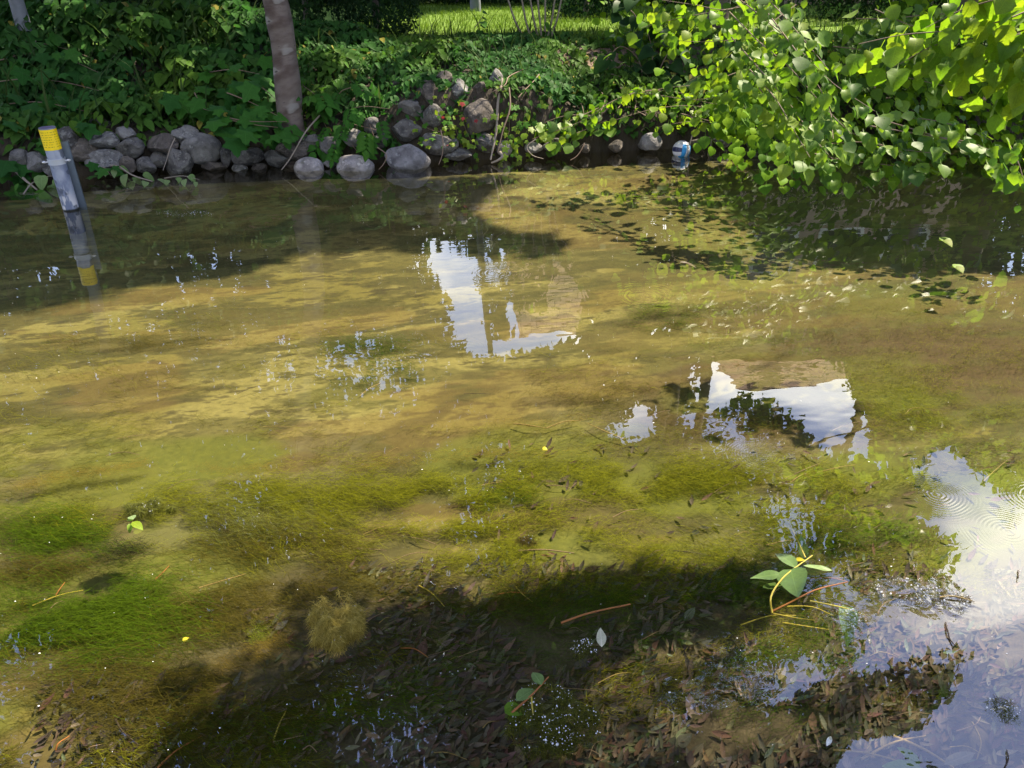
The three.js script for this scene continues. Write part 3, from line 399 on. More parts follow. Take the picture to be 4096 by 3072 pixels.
function boulderGeo(seed, w, h, d, facets = 5, rough = 0.16) {
  const g = new THREE.IcosahedronGeometry(1, 9), p = g.attributes.position, r = rng(seed), cuts = [];
  for (let i = 0; i < facets; i++) cuts.push([V(r() - 0.5, (r() - 0.4) * 0.9, r() - 0.3).normalize(), 0.5 + 0.32 * r()]);
  const o = r() * 50, v = V(0, 0, 0), uv = [];
  for (let i = 0; i < p.count; i++) {
    v.fromBufferAttribute(p, i); const n = v.clone();
    for (const [c, k] of cuts) { const q = v.dot(c); if (q > k) v.addScaledVector(c, (k - q) * 0.85); }
    v.multiplyScalar(1 + rough * (fbm3(n.x * 1.4 + o, n.y * 1.4, n.z * 1.4 + o, 3) - 0.5) * 2 + 0.05 * (fbm3(n.x * 6 + o, n.y * 6, n.z * 6, 2) - 0.5)); p.setXYZ(i, v.x * w / 2, v.y * h / 2, v.z * d / 2);
  }
  g.deleteAttribute('uv'); g.deleteAttribute('normal');
  for (let i = 0; i < p.count; i += 3) {
    const a = V(0, 0, 0).fromBufferAttribute(p, i), b = V(0, 0, 0).fromBufferAttribute(p, i + 1), c = V(0, 0, 0).fromBufferAttribute(p, i + 2), n = b.clone().sub(a).cross(c.clone().sub(a)), ax = Math.abs(n.x), ay = Math.abs(n.y), az = Math.abs(n.z);
    for (const q of [a, b, c]) { const [s, t] = az >= ax && az >= ay ? [q.x, q.y] : ay >= ax ? [q.x, q.z] : [q.z, q.y]; uv.push(s * 2.2 + o, t * 2.2 + o * 0.7); }
  }
  g.setAttribute('uv', new THREE.Float32BufferAttribute(uv, 2));
  const sm = g.clone(); sm.deleteAttribute('uv'); // smooth normals over the shared corners
  const map = new Map(), nn = new Float32Array(p.count * 3);
  for (let i = 0; i < p.count; i += 3) { const a = V(0, 0, 0).fromBufferAttribute(p, i), b = V(0, 0, 0).fromBufferAttribute(p, i + 1), c = V(0, 0, 0).fromBufferAttribute(p, i + 2), n = b.clone().sub(a).cross(c.clone().sub(a)); for (const q of [a, b, c]) { const k = Math.round(q.x * 4e3) + ',' + Math.round(q.y * 4e3) + ',' + Math.round(q.z * 4e3); if (!map.has(k)) map.set(k, V(0, 0, 0)); map.get(k).add(n); } }
  for (let i = 0; i < p.count; i++) { const n = map.get(Math.round(p.getX(i) * 4e3) + ',' + Math.round(p.getY(i) * 4e3) + ',' + Math.round(p.getZ(i) * 4e3)).clone().normalize(); nn.set([n.x, n.y, n.z], i * 3); }
  g.setAttribute('normal', new THREE.BufferAttribute(nn, 3)); return g;
}
function onBank(u, v, out = 0) { // where a sight line meets the face of the bank, "out" metres in front of it
  let z = -9, p = onZ(u, v, z);
  for (let i = 0; i < 8; i++) { const y = Math.max(p.y, 0); const batter = y < wallH(p.x) ? 0.5 * y : 0.5 * wallH(p.x) + (y - wallH(p.x)) * 3.2; z = waterline(p.x) - batter + out; p = onZ(u, v, z); }
  return p;
}
const wall = thing('stone_wall', 'rough bank revetment of grey field boulders along the far waterline', 'stone wall', onBank(560, 330).toArray());
[[199, 272, 56, 44], [215, 310, 62, 40], [275, 319, 52, 48], [340, 316, 72, 40], [395, 296, 50, 40], [430, 325, 78, 58, 0], [217, 349, 82, 42], [272, 359, 34, 34], [310, 360, 46, 36], [334, 346, 46, 32], [381, 353, 66, 58], [457, 363, 52, 26], [483, 340, 28, 46], [530, 341, 66, 40], [514, 365, 34, 20], [556, 366, 32, 20], [580, 343, 32, 34], [70, 350, 50, 40], [100, 372, 32, 22], [173, 328, 52, 44], [264, 293, 50, 26], [707, 354, 32, 25], [704, 322, 60, 42], [640, 328, 80, 54], [593, 346, 60, 34], [874, 280, 64, 50], [886, 234, 50, 50], [924, 202, 42, 52], [927, 252, 60, 54], [944, 310, 88, 50], [991, 202, 40, 52], [1026, 252, 82, 80, 2], [991, 337, 70, 26], [1050, 310, 54, 44], [1070, 171, 32, 42], [1035, 195, 34, 34], [1090, 325, 34, 34], [821, 305, 40, 38], [1399, 318, 36, 20], [1510, 313, 36, 26], [1563, 302, 38, 38], [1197, 316, 60, 28], [1153, 322, 40, 24], [1265, 322, 28, 20], [800, 270, 46, 40], [760, 300, 50, 40], [850, 180, 40, 36], [960, 175, 36, 34], [140, 300, 46, 40], [30, 345, 40, 36], [668, 310, 40, 34], [1330, 318, 40, 26], [1640, 312, 44, 30], [1730, 318, 44, 30]].forEach(([u, v, w, h, f], i) => {
  const p = onBank(u, v), k = p.length() / 1750, r = rng(300 + i), W = w * k * 1.05, Hh = h * k * 1.05;
  const m = part(wall, 'stone', boulderGeo(100 + i, W, Hh, Math.max(0.2, 0.5 * (W + Hh) * 1.1), f === 0 ? 2 : 10, f === 0 ? 0.07 : 0.2), STONES[i % 4 === 3 ? 3 : Math.floor(r() * 3)]);
  m.position.copy(p).sub(wall.position); m.position.z -= 0.08; m.rotation.set(0, (r() - 0.5) * 0.4, (r() - 0.5) * 0.16);
});
function boulder(label, u, v, w, h, mat, seed, facets, turn = 0) {
  const p = onBank(u, v, 0.05), k = p.length() / 1750, m = shade(new THREE.Mesh(boulderGeo(seed, w * k, h * k * 1.3, w * k * 0.75, facets, 0.12), mat)); m.name = numbered('boulder');
  m.position.copy(p); m.position.y -= h * k * 0.26; m.rotation.z = turn; scene.add(m); tag(m, label, 'boulder', 'boulders at the waterline');
}
boulder('pale round boulder half in the water, just right of the leaning trunk', 666, 353, 64, 32, PALE, 501, 2);
boulder('pale pink-footed boulder in the water under the pinnate leaves', 763, 350, 86, 38, PALE, 502, 3, -0.06);
boulder('large streaked grey boulder at the water below the tall stone stack', 881, 331, 98, 50, MID, 503, 4, -0.08);
boulder('grey rounded boulder on the waterline left of the volleyball', 1407, 299, 46, 30, MID, 504, 2);

// ---------- the metal post with its yellow band ----------
{
  const b = onY(154, 452), z = b.z, t = thing('metal_post', 'galvanised tube post with yellow warning band and rear channel standing in the water', 'post', b.toArray());
  const zinc = new THREE.MeshStandardMaterial({ map: texture(256, 512, (u, v) => { const n = tiled((a, c) => fbm(a * 5, c * 9, 5), u, v, 1), low = ss(0.56, 0.4, v + 0.25 * (n - 0.5)), slime = ss(0.372, 0.358, v); let c = mix3([0.17, 0.2, 0.29], [0.34, 0.37, 0.45], ss(0.35, 0.65, n)); c = mix3(c, [0.62, 0.6, 0.6], low * ss(0.42, 0.55, vn(u * 30, v * 24) * 0.5 + 0.5 * n)); c = mix3(c, [0.05, 0.06, 0.09], 0.7 * ss(0.62, 0.7, fbm(u * 6 + 9, v * 14, 3))); return mix3(c, [0.012, 0.012, 0.007], slime); }), roughness: 0.55, metalness: 0.25 });
  const r = 0.068, hTop = 0.73, band = 0.175;
  part(t, 'tube', new THREE.CylinderGeometry(r, r, hTop + 0.4, 32, 1, true).translate(0, (hTop - 0.4) / 2, 0), zinc);
  part(t, 'cap', new THREE.CylinderGeometry(r * 0.98, r * 0.98, 0.008, 32).translate(0, hTop - 0.006, 0), new THREE.MeshStandardMaterial({ color: new THREE.Color().setRGB(0.1, 0.08, 0.14), roughness: 0.7 }));
  const cv = document.createElement('canvas'); cv.width = 1024; cv.height = 256; const c = cv.getContext('2d');
  c.fillStyle = '#f0cf00'; c.fillRect(0, 0, 1024, 256); c.fillStyle = '#6b5c10';
  const rr = rng(5); for (let l = 0; l < 7; l++) for (let x = 20; x < 1000;) { const w = 14 + rr() * 40; c.globalAlpha = 0.4 + 0.3 * rr(); c.fillRect(x, 30 + l * 30, w, 7 + rr() * 3); x += w + 8 + rr() * 26; }
  c.globalAlpha = 1; c.fillStyle = '#6a6a78'; for (const ox of [610]) { c.beginPath(); c.moveTo(ox, 0); c.lineTo(ox + 26, 0); c.lineTo(ox + 22, 60); c.lineTo(ox + 40, 110); c.lineTo(ox + 18, 120); c.lineTo(ox + 8, 60); c.fill(); c.fillRect(ox + 22, 140, 20, 24); c.fillRect(ox + 30, 164, 10, 30); }
  const ct = new THREE.CanvasTexture(cv); ct.colorSpace = THREE.SRGBColorSpace;
  part(t, 'yellow_band', new THREE.CylinderGeometry(r + 0.002, r + 0.002, band, 40, 1, true, 0.6).translate(0, hTop - band / 2 - 0.012, 0), new THREE.MeshStandardMaterial({ map: ct, roughness: 0.5, side: THREE.DoubleSide }));
  part(t, 'clamp', mergeGeometries([new THREE.CylinderGeometry(r + 0.006, r + 0.006, 0.045, 32, 1, true).translate(0, hTop - 0.29, 0), new THREE.TorusGeometry(r + 0.005, 0.004, 6, 32).rotateX(Math.PI / 2).translate(0, hTop - 0.268, 0), new THREE.TorusGeometry(r + 0.005, 0.004, 6, 32).rotateX(Math.PI / 2).translate(0, hTop - 0.312, 0)]), new THREE.MeshStandardMaterial({ color: 0xb9bcc2, roughness: 0.4, metalness: 0.5 }));
  const nut = new THREE.MeshStandardMaterial({ color: 0xc8c8ca, roughness: 0.35, metalness: 0.6 });
  for (const s of [-1, 1]) part(t, 'bolt', mergeGeometries([new THREE.CylinderGeometry(0.013, 0.013, 0.016, 6).rotateZ(Math.PI / 2).translate(s * 0.098, hTop - 0.29, 0.02), new THREE.CylinderGeometry(0.007, 0.007, 0.05, 8).rotateZ(Math.PI / 2).translate(s * 0.09, hTop - 0.29, 0.02)]), nut);
  const ch = new THREE.Shape([[0, 0], [0.075, 0], [0.075, 0.035], [0.07, 0.035], [0.07, 0.005], [0.005, 0.005], [0.005, 0.035], [0, 0.035]].map(([x, y]) => new THREE.Vector2(x, y)));
  part(t, 'channel', new THREE.ExtrudeGeometry(ch, { depth: 0.62, bevelEnabled: false }).rotateX(-Math.PI / 2).translate(0.045, -0.03, -0.045), new THREE.MeshStandardMaterial({ color: new THREE.Color().setRGB(0.13, 0.17, 0.22), map: woodMap, roughness: 0.5, metalness: 0.3 }));
  t.rotation.set(0, 0.32, 0.02);
}
// ---------- the volleyball ----------
{
  const c = onZ(1474, 308.5, -9.25), t = thing('volleyball', 'white and blue volleyball floating at the bank under the hazel leaves', 'ball', [c.x, 0.06, c.z]);
  const R = 0.105, cols = [[0.5, 0.5, 0.56], [0.012, 0.018, 0.09], [0.02, 0.25, 0.6], [0.3, 0.5, 0.82]].map((q) => new THREE.MeshPhysicalMaterial({ color: new THREE.Color().setRGB(...q), roughness: 0.5, clearcoat: 0.25, clearcoatRoughness: 0.3 }));
  // six faces of a cube blown up to a ball, three strips each: the panels of a volleyball
  const ink = new THREE.MeshStandardMaterial({ color: 0x111111, roughness: 0.6 });
  const faces = [[0, 0, [2, 0, 2]], [1, 0, [0, 1, 0]], [2, 0, [3, 2, 0]], [3, 0, [0, 1, 0]], [0, 1, [0, 1, 0]], [0, -1, [2, 0, 2]]];
  const mark = (q, pts, y) => { const g = new THREE.ShapeGeometry(new THREE.Shape(pts.map(([a, b]) => new THREE.Vector2(a, b)))), p = g.attributes.position; for (let i = 0; i < p.count; i++) { const v = V(p.getX(i), p.getY(i), 1).normalize().multiplyScalar(R + 0.0008).applyMatrix4(q); p.setXYZ(i, v.x, v.y, v.z); } g.computeVertexNormals(); return g; };
    faces.forEach(([ry, rx, kinds], f) => {
    const q = new THREE.Matrix4().makeRotationFromEuler(new THREE.Euler(-rx * Math.PI / 2, ry * Math.PI / 2, 0, 'YXZ')); const turned = f % 2 === 1;
    kinds.forEach((kind, k) => {
      const g = new THREE.PlaneGeometry(2 / 3, 2, 8, 20), p = g.attributes.position;
      for (let i = 0; i < p.count; i++) {
        let a = p.getX(i) * 0.985 + (k - 1) * 2 / 3, b = p.getY(i) * 0.99; const e = Math.min(1, Math.min((1 / 3 - Math.abs(p.getX(i))) * 12, (1 - Math.abs(p.getY(i))) * 12)); if (turned) [a, b] = [b, -a];
        const v = V(Math.tan(a * Math.PI / 4), Math.tan(b * Math.PI / 4), 1).normalize().multiplyScalar(R - 0.0016 * (1 - Math.sqrt(Math.max(0, e)))).applyMatrix4(q); p.setXYZ(i, v.x, v.y, v.z);
      }
      g.computeVertexNormals(); part(t, 'panel', g, cols[kind]);
    });
    if (f === 0 || f === 3) { const inkG = []; // the dark print along the white strip: a tick mark over a row of letters
      const sw = (pts) => pts.map(([a, b]) => turned ? [b, -a] : [a, b]);
      inkG.push(mark(q, sw([[-0.16, 0.42], [-0.02, 0.3], [0.16, 0.5], [0.16, 0.36], [0, 0.2], [-0.16, 0.3]]), 0));
      for (let i = 0; i < 6; i++) { const b = 0.08 - i * 0.1; inkG.push(mark(q, sw([[-0.1, b], [0.1, b], [0.1, b - 0.025], [-0.1, b - 0.025]]), 0), mark(q, sw([[-0.1, b - 0.02], [-0.06, b - 0.02], [-0.06, b - 0.07], [-0.1, b - 0.07]]), 0)); }
      part(t, 'print', mergeGeometries(inkG), ink).userData.kind = 'stuff';
    }
  });
  part(t, 'seam', new THREE.SphereGeometry(R - 0.0018, 32, 20), new THREE.MeshStandardMaterial({ color: 0x0c0e18, roughness: 0.8 }));
  t.rotation.set(-0.1, 0.62, -0.12);
}

// ---------- plants with leaves one can pick apart ----------
const CAM = V(0, EYE, 0);
function leafy(parent, r, pts, n, size, geos, mats, { spread = 0.12, hang = 0.5, up = 0.8, face = 0.25, limp = 0, twig = 0.006, twigMat = M.twig, extra = null, lean = 0 } = {}) {
  const o = parent.position, c = new THREE.CatmullRomCurve3(pts.map((p) => p.clone().sub(o)));
  if (twig) part(parent, 'branch', limb(pts.map((p) => p.clone().sub(o)), twig, twig * 0.35, 5, 4), twigMat);
  for (let i = 0; i < n; i++) {
    const t = clamp((i + 0.3 + 0.6 * r()) / n), p = c.getPoint(t), d = c.getTangent(t), side = V(0, 1, 0).cross(d).normalize().multiplyScalar(i % 2 ? 1 : -1);
    const off = spread * (0.15 + 0.85 * r()); p.addScaledVector(side, off * 0.6).add(V((r() - 0.5) * spread, (r() - 0.6) * spread * 1.3, (r() - 0.5) * spread));
    const tip = side.multiplyScalar(0.5 + 0.6 * r()).addScaledVector(d, 0.6).add(V((r() - 0.5) * 0.5, -hang * (0.4 + 1.2 * r()), (r() - 0.5) * 0.5 + 0.25));
    const nor = V((r() - 0.5) * 0.9 + lean, up, (r() - 0.5) * 0.9).add(CAM.clone().sub(p).sub(o).normalize().multiplyScalar(face));
    if (r() < limp) { tip.y = -1.1 - r(); nor.y *= 0.3; nor.add(CAM.clone().sub(p).sub(o).normalize().multiplyScalar(0.8)); } // leaves that hang limp, lit through from behind
    const s = size * (0.45 + 0.85 * r()), g = geos[Math.floor(r() * geos.length)], mt = mats[Math.floor(r() * mats.length)];
    if (extra) { extra.push({ m: basis(p, tip, nor, s), c: mt.color.toArray() }); continue; }
    const m = part(parent, 'leaf', g, mt); m.matrixAutoUpdate = false; m.matrix.copy(basis(p, tip, nor, s)); m.matrix.decompose(m.position, m.quaternion, m.scale); m.matrixAutoUpdate = true;
  }
}
const P3 = (a) => a.map(([u, v, z]) => onZ(u, v, z));
function shrub(name, label, cat, at, seed, sprays, mass, group) {
  const t = thing(name, label, cat, at.toArray(), group), r = rng(seed);
  for (const s of sprays) leafy(t, r, P3(s.p), s.n, s.s, s.g, s.m, s.o);
  if (mass) { const list = []; for (const s of mass) leafy(t, r, P3(s.p), s.n, s.s, s.g, s.m, { ...s.o, extra: list, twig: 0 }); copies(t, 'foliage', mass[0].g[0], M.tint, list); }
  return t;
}
const HZ = { g: G.hazel, m: M.hazel.slice(0, 4) };
const sp = (p, n, s, o = {}, k = HZ) => ({ p, n, s, g: k.g, m: k.m, o });
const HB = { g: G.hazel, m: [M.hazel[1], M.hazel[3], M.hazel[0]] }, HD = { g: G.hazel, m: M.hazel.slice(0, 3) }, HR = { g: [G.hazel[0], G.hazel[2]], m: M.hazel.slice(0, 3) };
shrub('hazel_shrub', 'low hazel sprays reaching left over the water above the volleyball', 'shrub', onZ(1500, 210, -10), 61, [
  sp([[1500, 205, -9.9], [1400, 195, -9.6], [1330, 215, -9.4], [1255, 262, -9.2], [1150, 300, -9.1]], 34, 0.1, { limp: 0.5 }),
  sp([[1660, 245, -9.7], [1560, 236, -9.5], [1480, 228, -9.4], [1400, 238, -9.3], [1320, 262, -9.2]], 34, 0.105, { limp: 0.5 }),
  sp([[1700, 300, -9.5], [1600, 280, -9.35], [1500, 262, -9.25], [1415, 275, -9.2]], 28, 0.11, { limp: 0.6 }),
  sp([[1610, 150, -9.9], [1520, 180, -9.7], [1440, 190, -9.6], [1360, 205, -9.5]], 28, 0.1, { limp: 0.5 }),
  sp([[1470, 245, -9.4], [1560, 268, -9.3], [1660, 290, -9.3]], 14, 0.095, { limp: 0.6 }),
  sp([[1300, 230, -9.5], [1230, 262, -9.3], [1170, 290, -9.2]], 24, 0.125, { up: 0.6, face: 0.6 }, HR),
  sp([[1310, 260, -9.4], [1240, 290, -9.2], [1190, 310, -9.15]], 22, 0.13, { up: 0.5, face: 0.7 }, HR),
  sp([[1290, 250, -9.4], [1220, 250, -9.3], [1140, 280, -9.2]], 20, 0.12, { up: 0.5, face: 0.6 }, HR),
  sp([[1340, 190, -9.7], [1420, 205, -9.6], [1500, 215, -9.5], [1580, 205, -9.5]], 24, 0.09, { limp: 0.5 }),
]);
shrub('hazel_shrub', 'tall hazel in full sun with translucent yellow-green leaves right of the lawn', 'shrub', onZ(1640, 160, -9.6), 62, [
  sp([[1760, -60, -9.4], [1640, 5, -9], [1540, 25, -8.8], [1440, 45, -8.7], [1385, 60, -8.7]], 34, 0.125, { spread: 0.2, limp: 0.55 }, HB),
  sp([[1720, 50, -9.2], [1620, 80, -8.9], [1520, 90, -8.8], [1430, 85, -8.8]], 32, 0.12, { spread: 0.18, limp: 0.55 }, HB),
  sp([[1700, 90, -9.2], [1600, 125, -9], [1540, 150, -8.9], [1490, 175, -8.9]], 30, 0.12, { spread: 0.18, limp: 0.55 }, HB),
  sp([[1740, 130, -9], [1660, 165, -8.9], [1600, 185, -8.8], [1540, 190, -8.9]], 28, 0.115, { spread: 0.18, limp: 0.55 }, HB),
  sp([[1660, -40, -8.9], [1580, 20, -8.7], [1500, 10, -8.7], [1430, 0, -8.7]], 30, 0.12, { spread: 0.22, limp: 0.55 }, HB),
  sp([[1720, 10, -8.9], [1660, 60, -8.7], [1640, 130, -8.6], [1620, 200, -8.7]], 34, 0.12, { spread: 0.22, limp: 0.55 }, HB),
  sp([[1690, 150, -9.2], [1640, 200, -9.1], [1560, 225, -9], [1500, 215, -9]], 22, 0.1, { spread: 0.14 }),
], [sp([[1640, 40, -10], [1600, 60, -9.9], [1480, 90, -9.9], [1350, 40, -9.9]], 40, 0.12, { spread: 0.5 }, HD), sp([[1700, 150, -9.8], [1640, 190, -9.7], [1520, 200, -9.8]], 30, 0.11, { spread: 0.35 }, HD)]);
const C1 = [[[1560, -30, -8.6], [1650, 40, -8], [1730, 110, -7.4], [1800, 180, -7.25], [1890, 240, -6.95]], [[1570, 20, -8.4], [1640, 90, -7.8], [1710, 150, -7.2], [1780, 230, -7.05], [1840, 290, -6.75]], [[1580, 80, -8.1], [1650, 160, -7.4], [1710, 230, -7.25], [1760, 300, -6.75], [1800, 345, -6.55]], [[1620, 150, -7.6], [1680, 220, -7], [1720, 290, -6.85], [1750, 340, -6.55]], [[1660, 30, -7.9], [1740, 140, -7.2], [1790, 230, -7.05], [1800, 300, -6.65]], [[1640, 190, -7.3], [1690, 250, -7.15], [1730, 270, -6.95], [1770, 285, -6.85]], [[1600, -60, -8.5], [1680, 20, -7.9], [1740, 90, -7.4], [1790, 150, -7.1]]];
shrub('hazel_shrub', 'hazel bough cascading to the water right of the volleyball, leaves glaring in sun', 'shrub', onZ(1650, 120, -8.4), 63,
  C1.map((p, i) => sp(p, 42, 0.13, { spread: 0.17, hang: 0.45, up: 1, face: 0.42, lean: 0.25 }, i % 2 ? HB : { g: G.hazel, m: [M.hazel[0], M.hazel[2], M.hazel[1]] })), [sp([[1560, 255, -8.3], [1690, 320, -7.7], [1800, 350, -7.2]], 120, 0.12, { spread: 0.4 }, HD)].concat([sp([[1640, 150, -8.9], [1680, 200, -8.6], [1720, 250, -8.2]], 240, 0.12, { spread: 0.55 }, HD), sp([[1540, 230, -9.3], [1600, 240, -9.2], [1680, 260, -8.9]], 160, 0.11, { spread: 0.3 }, HD)]));
shrub('hazel_shrub', 'shaded hazel sprays trailing low over the dark water at the right edge', 'shrub', onZ(1900, 300, -7.2), 64,
  [[[1780, 312, -7.1], [1860, 307, -7], [1930, 322, -6.9], [1990, 347, -6.8]], [[1850, 242, -7.2], [1950, 272, -7], [2050, 302, -6.8], [2200, 337, -6.5]], [[1880, 272, -7.1], [2000, 292, -6.9], [2110, 312, -6.7], [2190, 357, -6.5]], [[1760, 332, -7.1], [1830, 347, -7], [1900, 354, -6.9], [1960, 362, -6.9]], [[1900, 252, -7.3], [2030, 262, -7.1], [2140, 302, -6.9]], [[1830, 282, -7.2], [1900, 312, -7], [1980, 327, -6.9], [2060, 332, -6.8]], [[2180, 312, -6.3], [2200, 352, -6.2], [2212, 392, -6.1]]].map((p) => sp(p, 34, 0.125, { spread: 0.24, up: 0.8, face: 0.3 }, HD)));
shrub('hazel_shrub', 'near hazel branch with large glowing lime leaves in the top right corner', 'shrub', onZ(2330, -40, -5.2), 65,
  [[[2330, -40, -5.2], [2180, 40, -5], [2060, 65, -5], [1950, 75, -5], [1855, 95, -5]], [[2330, 60, -5.1], [2200, 110, -4.9], [2110, 135, -4.9], [2040, 140, -4.9]], [[2300, -20, -5], [2240, 60, -4.8], [2200, 130, -4.8], [2160, 195, -4.8]], [[2300, -60, -5], [2180, -10, -4.9], [2080, 20, -5], [2000, 60, -5]], [[2320, 0, -4.8], [2250, 80, -4.7], [2230, 160, -4.7], [2215, 210, -4.7]], [[2300, 40, -5], [2150, 80, -4.9], [2040, 90, -5], [1930, 145, -5]]].map((p) => sp(p, 36, 0.13, { spread: 0.2, limp: 0.4 }, HB)));
shrub('hazel_shrub', 'dark hazel foliage in deep shade behind the sunlit boughs on the right', 'shrub', onZ(2000, 150, -9), 66,
  [[[1850, 40, -8.6], [1920, 40, -8.4], [2050, 30, -8.2], [2200, 60, -8]], [[1800, 100, -8.6], [1880, 110, -8.4], [1960, 130, -8.3]], [[1840, 140, -8.5], [1950, 165, -8.3], [2060, 190, -8.2]], [[1890, 20, -8.2], [1990, 60, -8], [2100, 40, -8]]].map((p) => sp(p, 40, 0.13, { spread: 0.3 }, HD)),
  [sp([[1930, -20, -10.2], [1990, 70, -10], [2150, 80, -9.8], [2400, 60, -9.6]], 420, 0.13, { spread: 1 }, HD), sp([[1750, 160, -9.9], [1900, 200, -9.8], [2100, 200, -9.6], [2400, 220, -9.2]], 420, 0.13, { spread: 0.8 }, HD), sp([[1880, 230, -10], [2100, 180, -9.8], [2450, 240, -9.3]], 420, 0.13, { spread: 0.8 }, HD), sp([[1700, 300, -10], [1850, 300, -10], [2050, 330, -9.8], [2450, 330, -9.4]], 320, 0.12, { spread: 0.5 }, HD), sp([[1950, 250, -9.6], [2200, 280, -9.2], [2500, 300, -8.8]], 260, 0.13, { spread: 0.7 }, HD)]);
const HEART = { g: G.heart, m: M.dark };
shrub('broadleaf_plant', 'dark plant with big heart-shaped leaves at the lawn edge left of the yellow-lit hazel', 'plant', onZ(1390, 170, -10.6), 67,
  [[[1390, 190, -10.4], [1380, 130, -10.5], [1340, 100, -10.4], [1310, 130, -10.3]], [[1400, 190, -10.4], [1410, 120, -10.5], [1400, 70, -10.5]], [[1410, 190, -10.4], [1440, 120, -10.4], [1470, 90, -10.4]], [[1390, 200, -10.2], [1350, 170, -10.2], [1320, 160, -10.1]], [[1400, 210, -10.1], [1440, 180, -10.1], [1470, 150, -10.1]], [[1390, 60, -10.6], [1360, 20, -10.6], [1330, 10, -10.6]]].map((p) => sp(p, 11, 0.2, { spread: 0.25, up: 0.6, face: 0.6, twig: 0.009 }, HEART)),
  [sp([[1300, 10, -11.4], [1400, 20, -11.4], [1520, 10, -11.4]], 160, 0.1, { spread: 0.5 }, HD), sp([[1330, 60, -11.2], [1420, 60, -11.2], [1500, 60, -11.2]], 120, 0.1, { spread: 0.4 }, HD)]);
const SYC = { g: G.lobed, m: M.syc }, so = { spread: 0.28, up: 0.75, face: 0.7, hang: 0.6, twig: 0.007 };
shrub('sycamore_sapling', 'dense sycamore saplings with dark lobed leaves behind the metal post', 'sapling', onZ(120, 250, -9), 70,
  [[[0, 130, -9.30], [70, 115, -9.30], [150, 130, -9.30], [220, 160, -9.20]], [[-30, 180, -9.00], [60, 170, -9.00], [150, 180, -8.90], [230, 200, -8.90]], [[-20, 230, -8.70], [70, 220, -8.70], [140, 230, -8.60], [220, 250, -8.60]], [[-30, 280, -8.50], [40, 290, -8.40], [110, 270, -8.40]], [[-20, 100, -9.60], [60, 90, -9.60], [140, 105, -9.60], [210, 130, -9.60]], [[-20, 335, -8.20], [20, 350, -8.10], [60, 370, -8.00]]].map((p) => sp(p, 30, 0.19, so, SYC)));
shrub('sycamore_sapling', 'sycamore sapling with broad lobed leaves leaning over the boulders left of the trunk', 'sapling', onZ(520, 250, -9), 71,
  [[[430, 160, -9.30], [500, 150, -9.30], [560, 160, -9.20]], [[420, 200, -9.00], [440, 235, -8.90], [480, 240, -8.90]], [[490, 200, -8.90], [540, 220, -8.80], [600, 250, -8.70]], [[480, 255, -8.60], [540, 268, -8.50], [600, 275, -8.50]], [[470, 250, -8.60], [540, 262, -8.50], [620, 262, -8.50]], [[540, 170, -9.10], [580, 200, -8.90], [600, 220, -8.70]]].map((p) => sp(p, 16, 0.19, so, { g: G.lobed, m: [M.syc[1], M.syc[0], M.ash[0]] })));
// pinnate leaves: nine leaflets joined into one leaf
const pinnate = [0, 1].map((k) => { const gs = [limb([V(0, 0, 0), V(0, 0.03, 0.5), V(0, -0.03, 0.95)], 0.006, 0.003, 4, 3)]; for (let i = 0; i < 9; i++) { const s = i === 8 ? 0 : i % 2 ? 1 : -1, z = i === 8 ? 0.92 : 0.18 + Math.floor(i / 2) * 0.2; gs.push(G.oval[k].clone().applyMatrix4(basis(V(0, 0.02, z), V(s, -0.15, s ? 0.45 : 1), V(-s * 0.1, 1, 0.1), 0.36, 0.36))); } return mergeGeometries(gs); });
shrub('ash_sapling', 'fresh green ash sapling with pinnate leaves hanging over the boulders right of the trunk', 'sapling', onZ(740, 260, -9.1), 72,
  [[[700, 240, -9.3], [680, 205, -9.2], [655, 185, -9.1]], [[720, 230, -9.3], [740, 195, -9.1], [800, 185, -9]], [[720, 250, -9.2], [780, 230, -9], [840, 235, -8.9]], [[730, 260, -9.1], [770, 270, -8.9], [830, 285, -8.8]], [[720, 270, -9.1], [740, 290, -8.9], [770, 325, -8.75]], [[710, 260, -9.2], [700, 265, -9], [715, 290, -8.9]], [[740, 250, -9.2], [790, 255, -8.9], [810, 300, -8.8]]].map((p) => sp(p, 6, 0.34, { spread: 0.14, up: 0.8, face: 0.6, hang: 0.7, twig: 0.007 }, { g: pinnate, m: M.ash })));
const SM = { g: G.lobed, m: [M.ash[1], M.hazel[1], M.hazel[3]] };
shrub('herb_plant', 'trailing herb with small lobed leaves, some crimson, creeping over the tall boulder stack', 'plant', onBank(980, 250), 73,
  [[[930, 190, -9.4], [960, 230, -9.1], [985, 280, -9], [1000, 330, -8.95]], [[980, 180, -9.5], [990, 220, -9.2], [960, 260, -9]], [[1010, 190, -9.4], [1000, 260, -9.05], [1020, 310, -8.95]], [[900, 260, -9.1], [930, 280, -8.95], [960, 285, -8.9]]]  .map((p) => sp(p, 48, 0.07, { spread: 0.2, up: 0.5, face: 0.9, twig: 0.003 }, SM)).concat([sp([[935, 185, -9.2], [980, 240, -9], [1010, 270, -8.95], [985, 300, -8.9]], 8, 0.055, { spread: 0.45, up: 0.3, face: 1.2, twig: 0 }, { g: G.lobed, m: [M.red] })]));
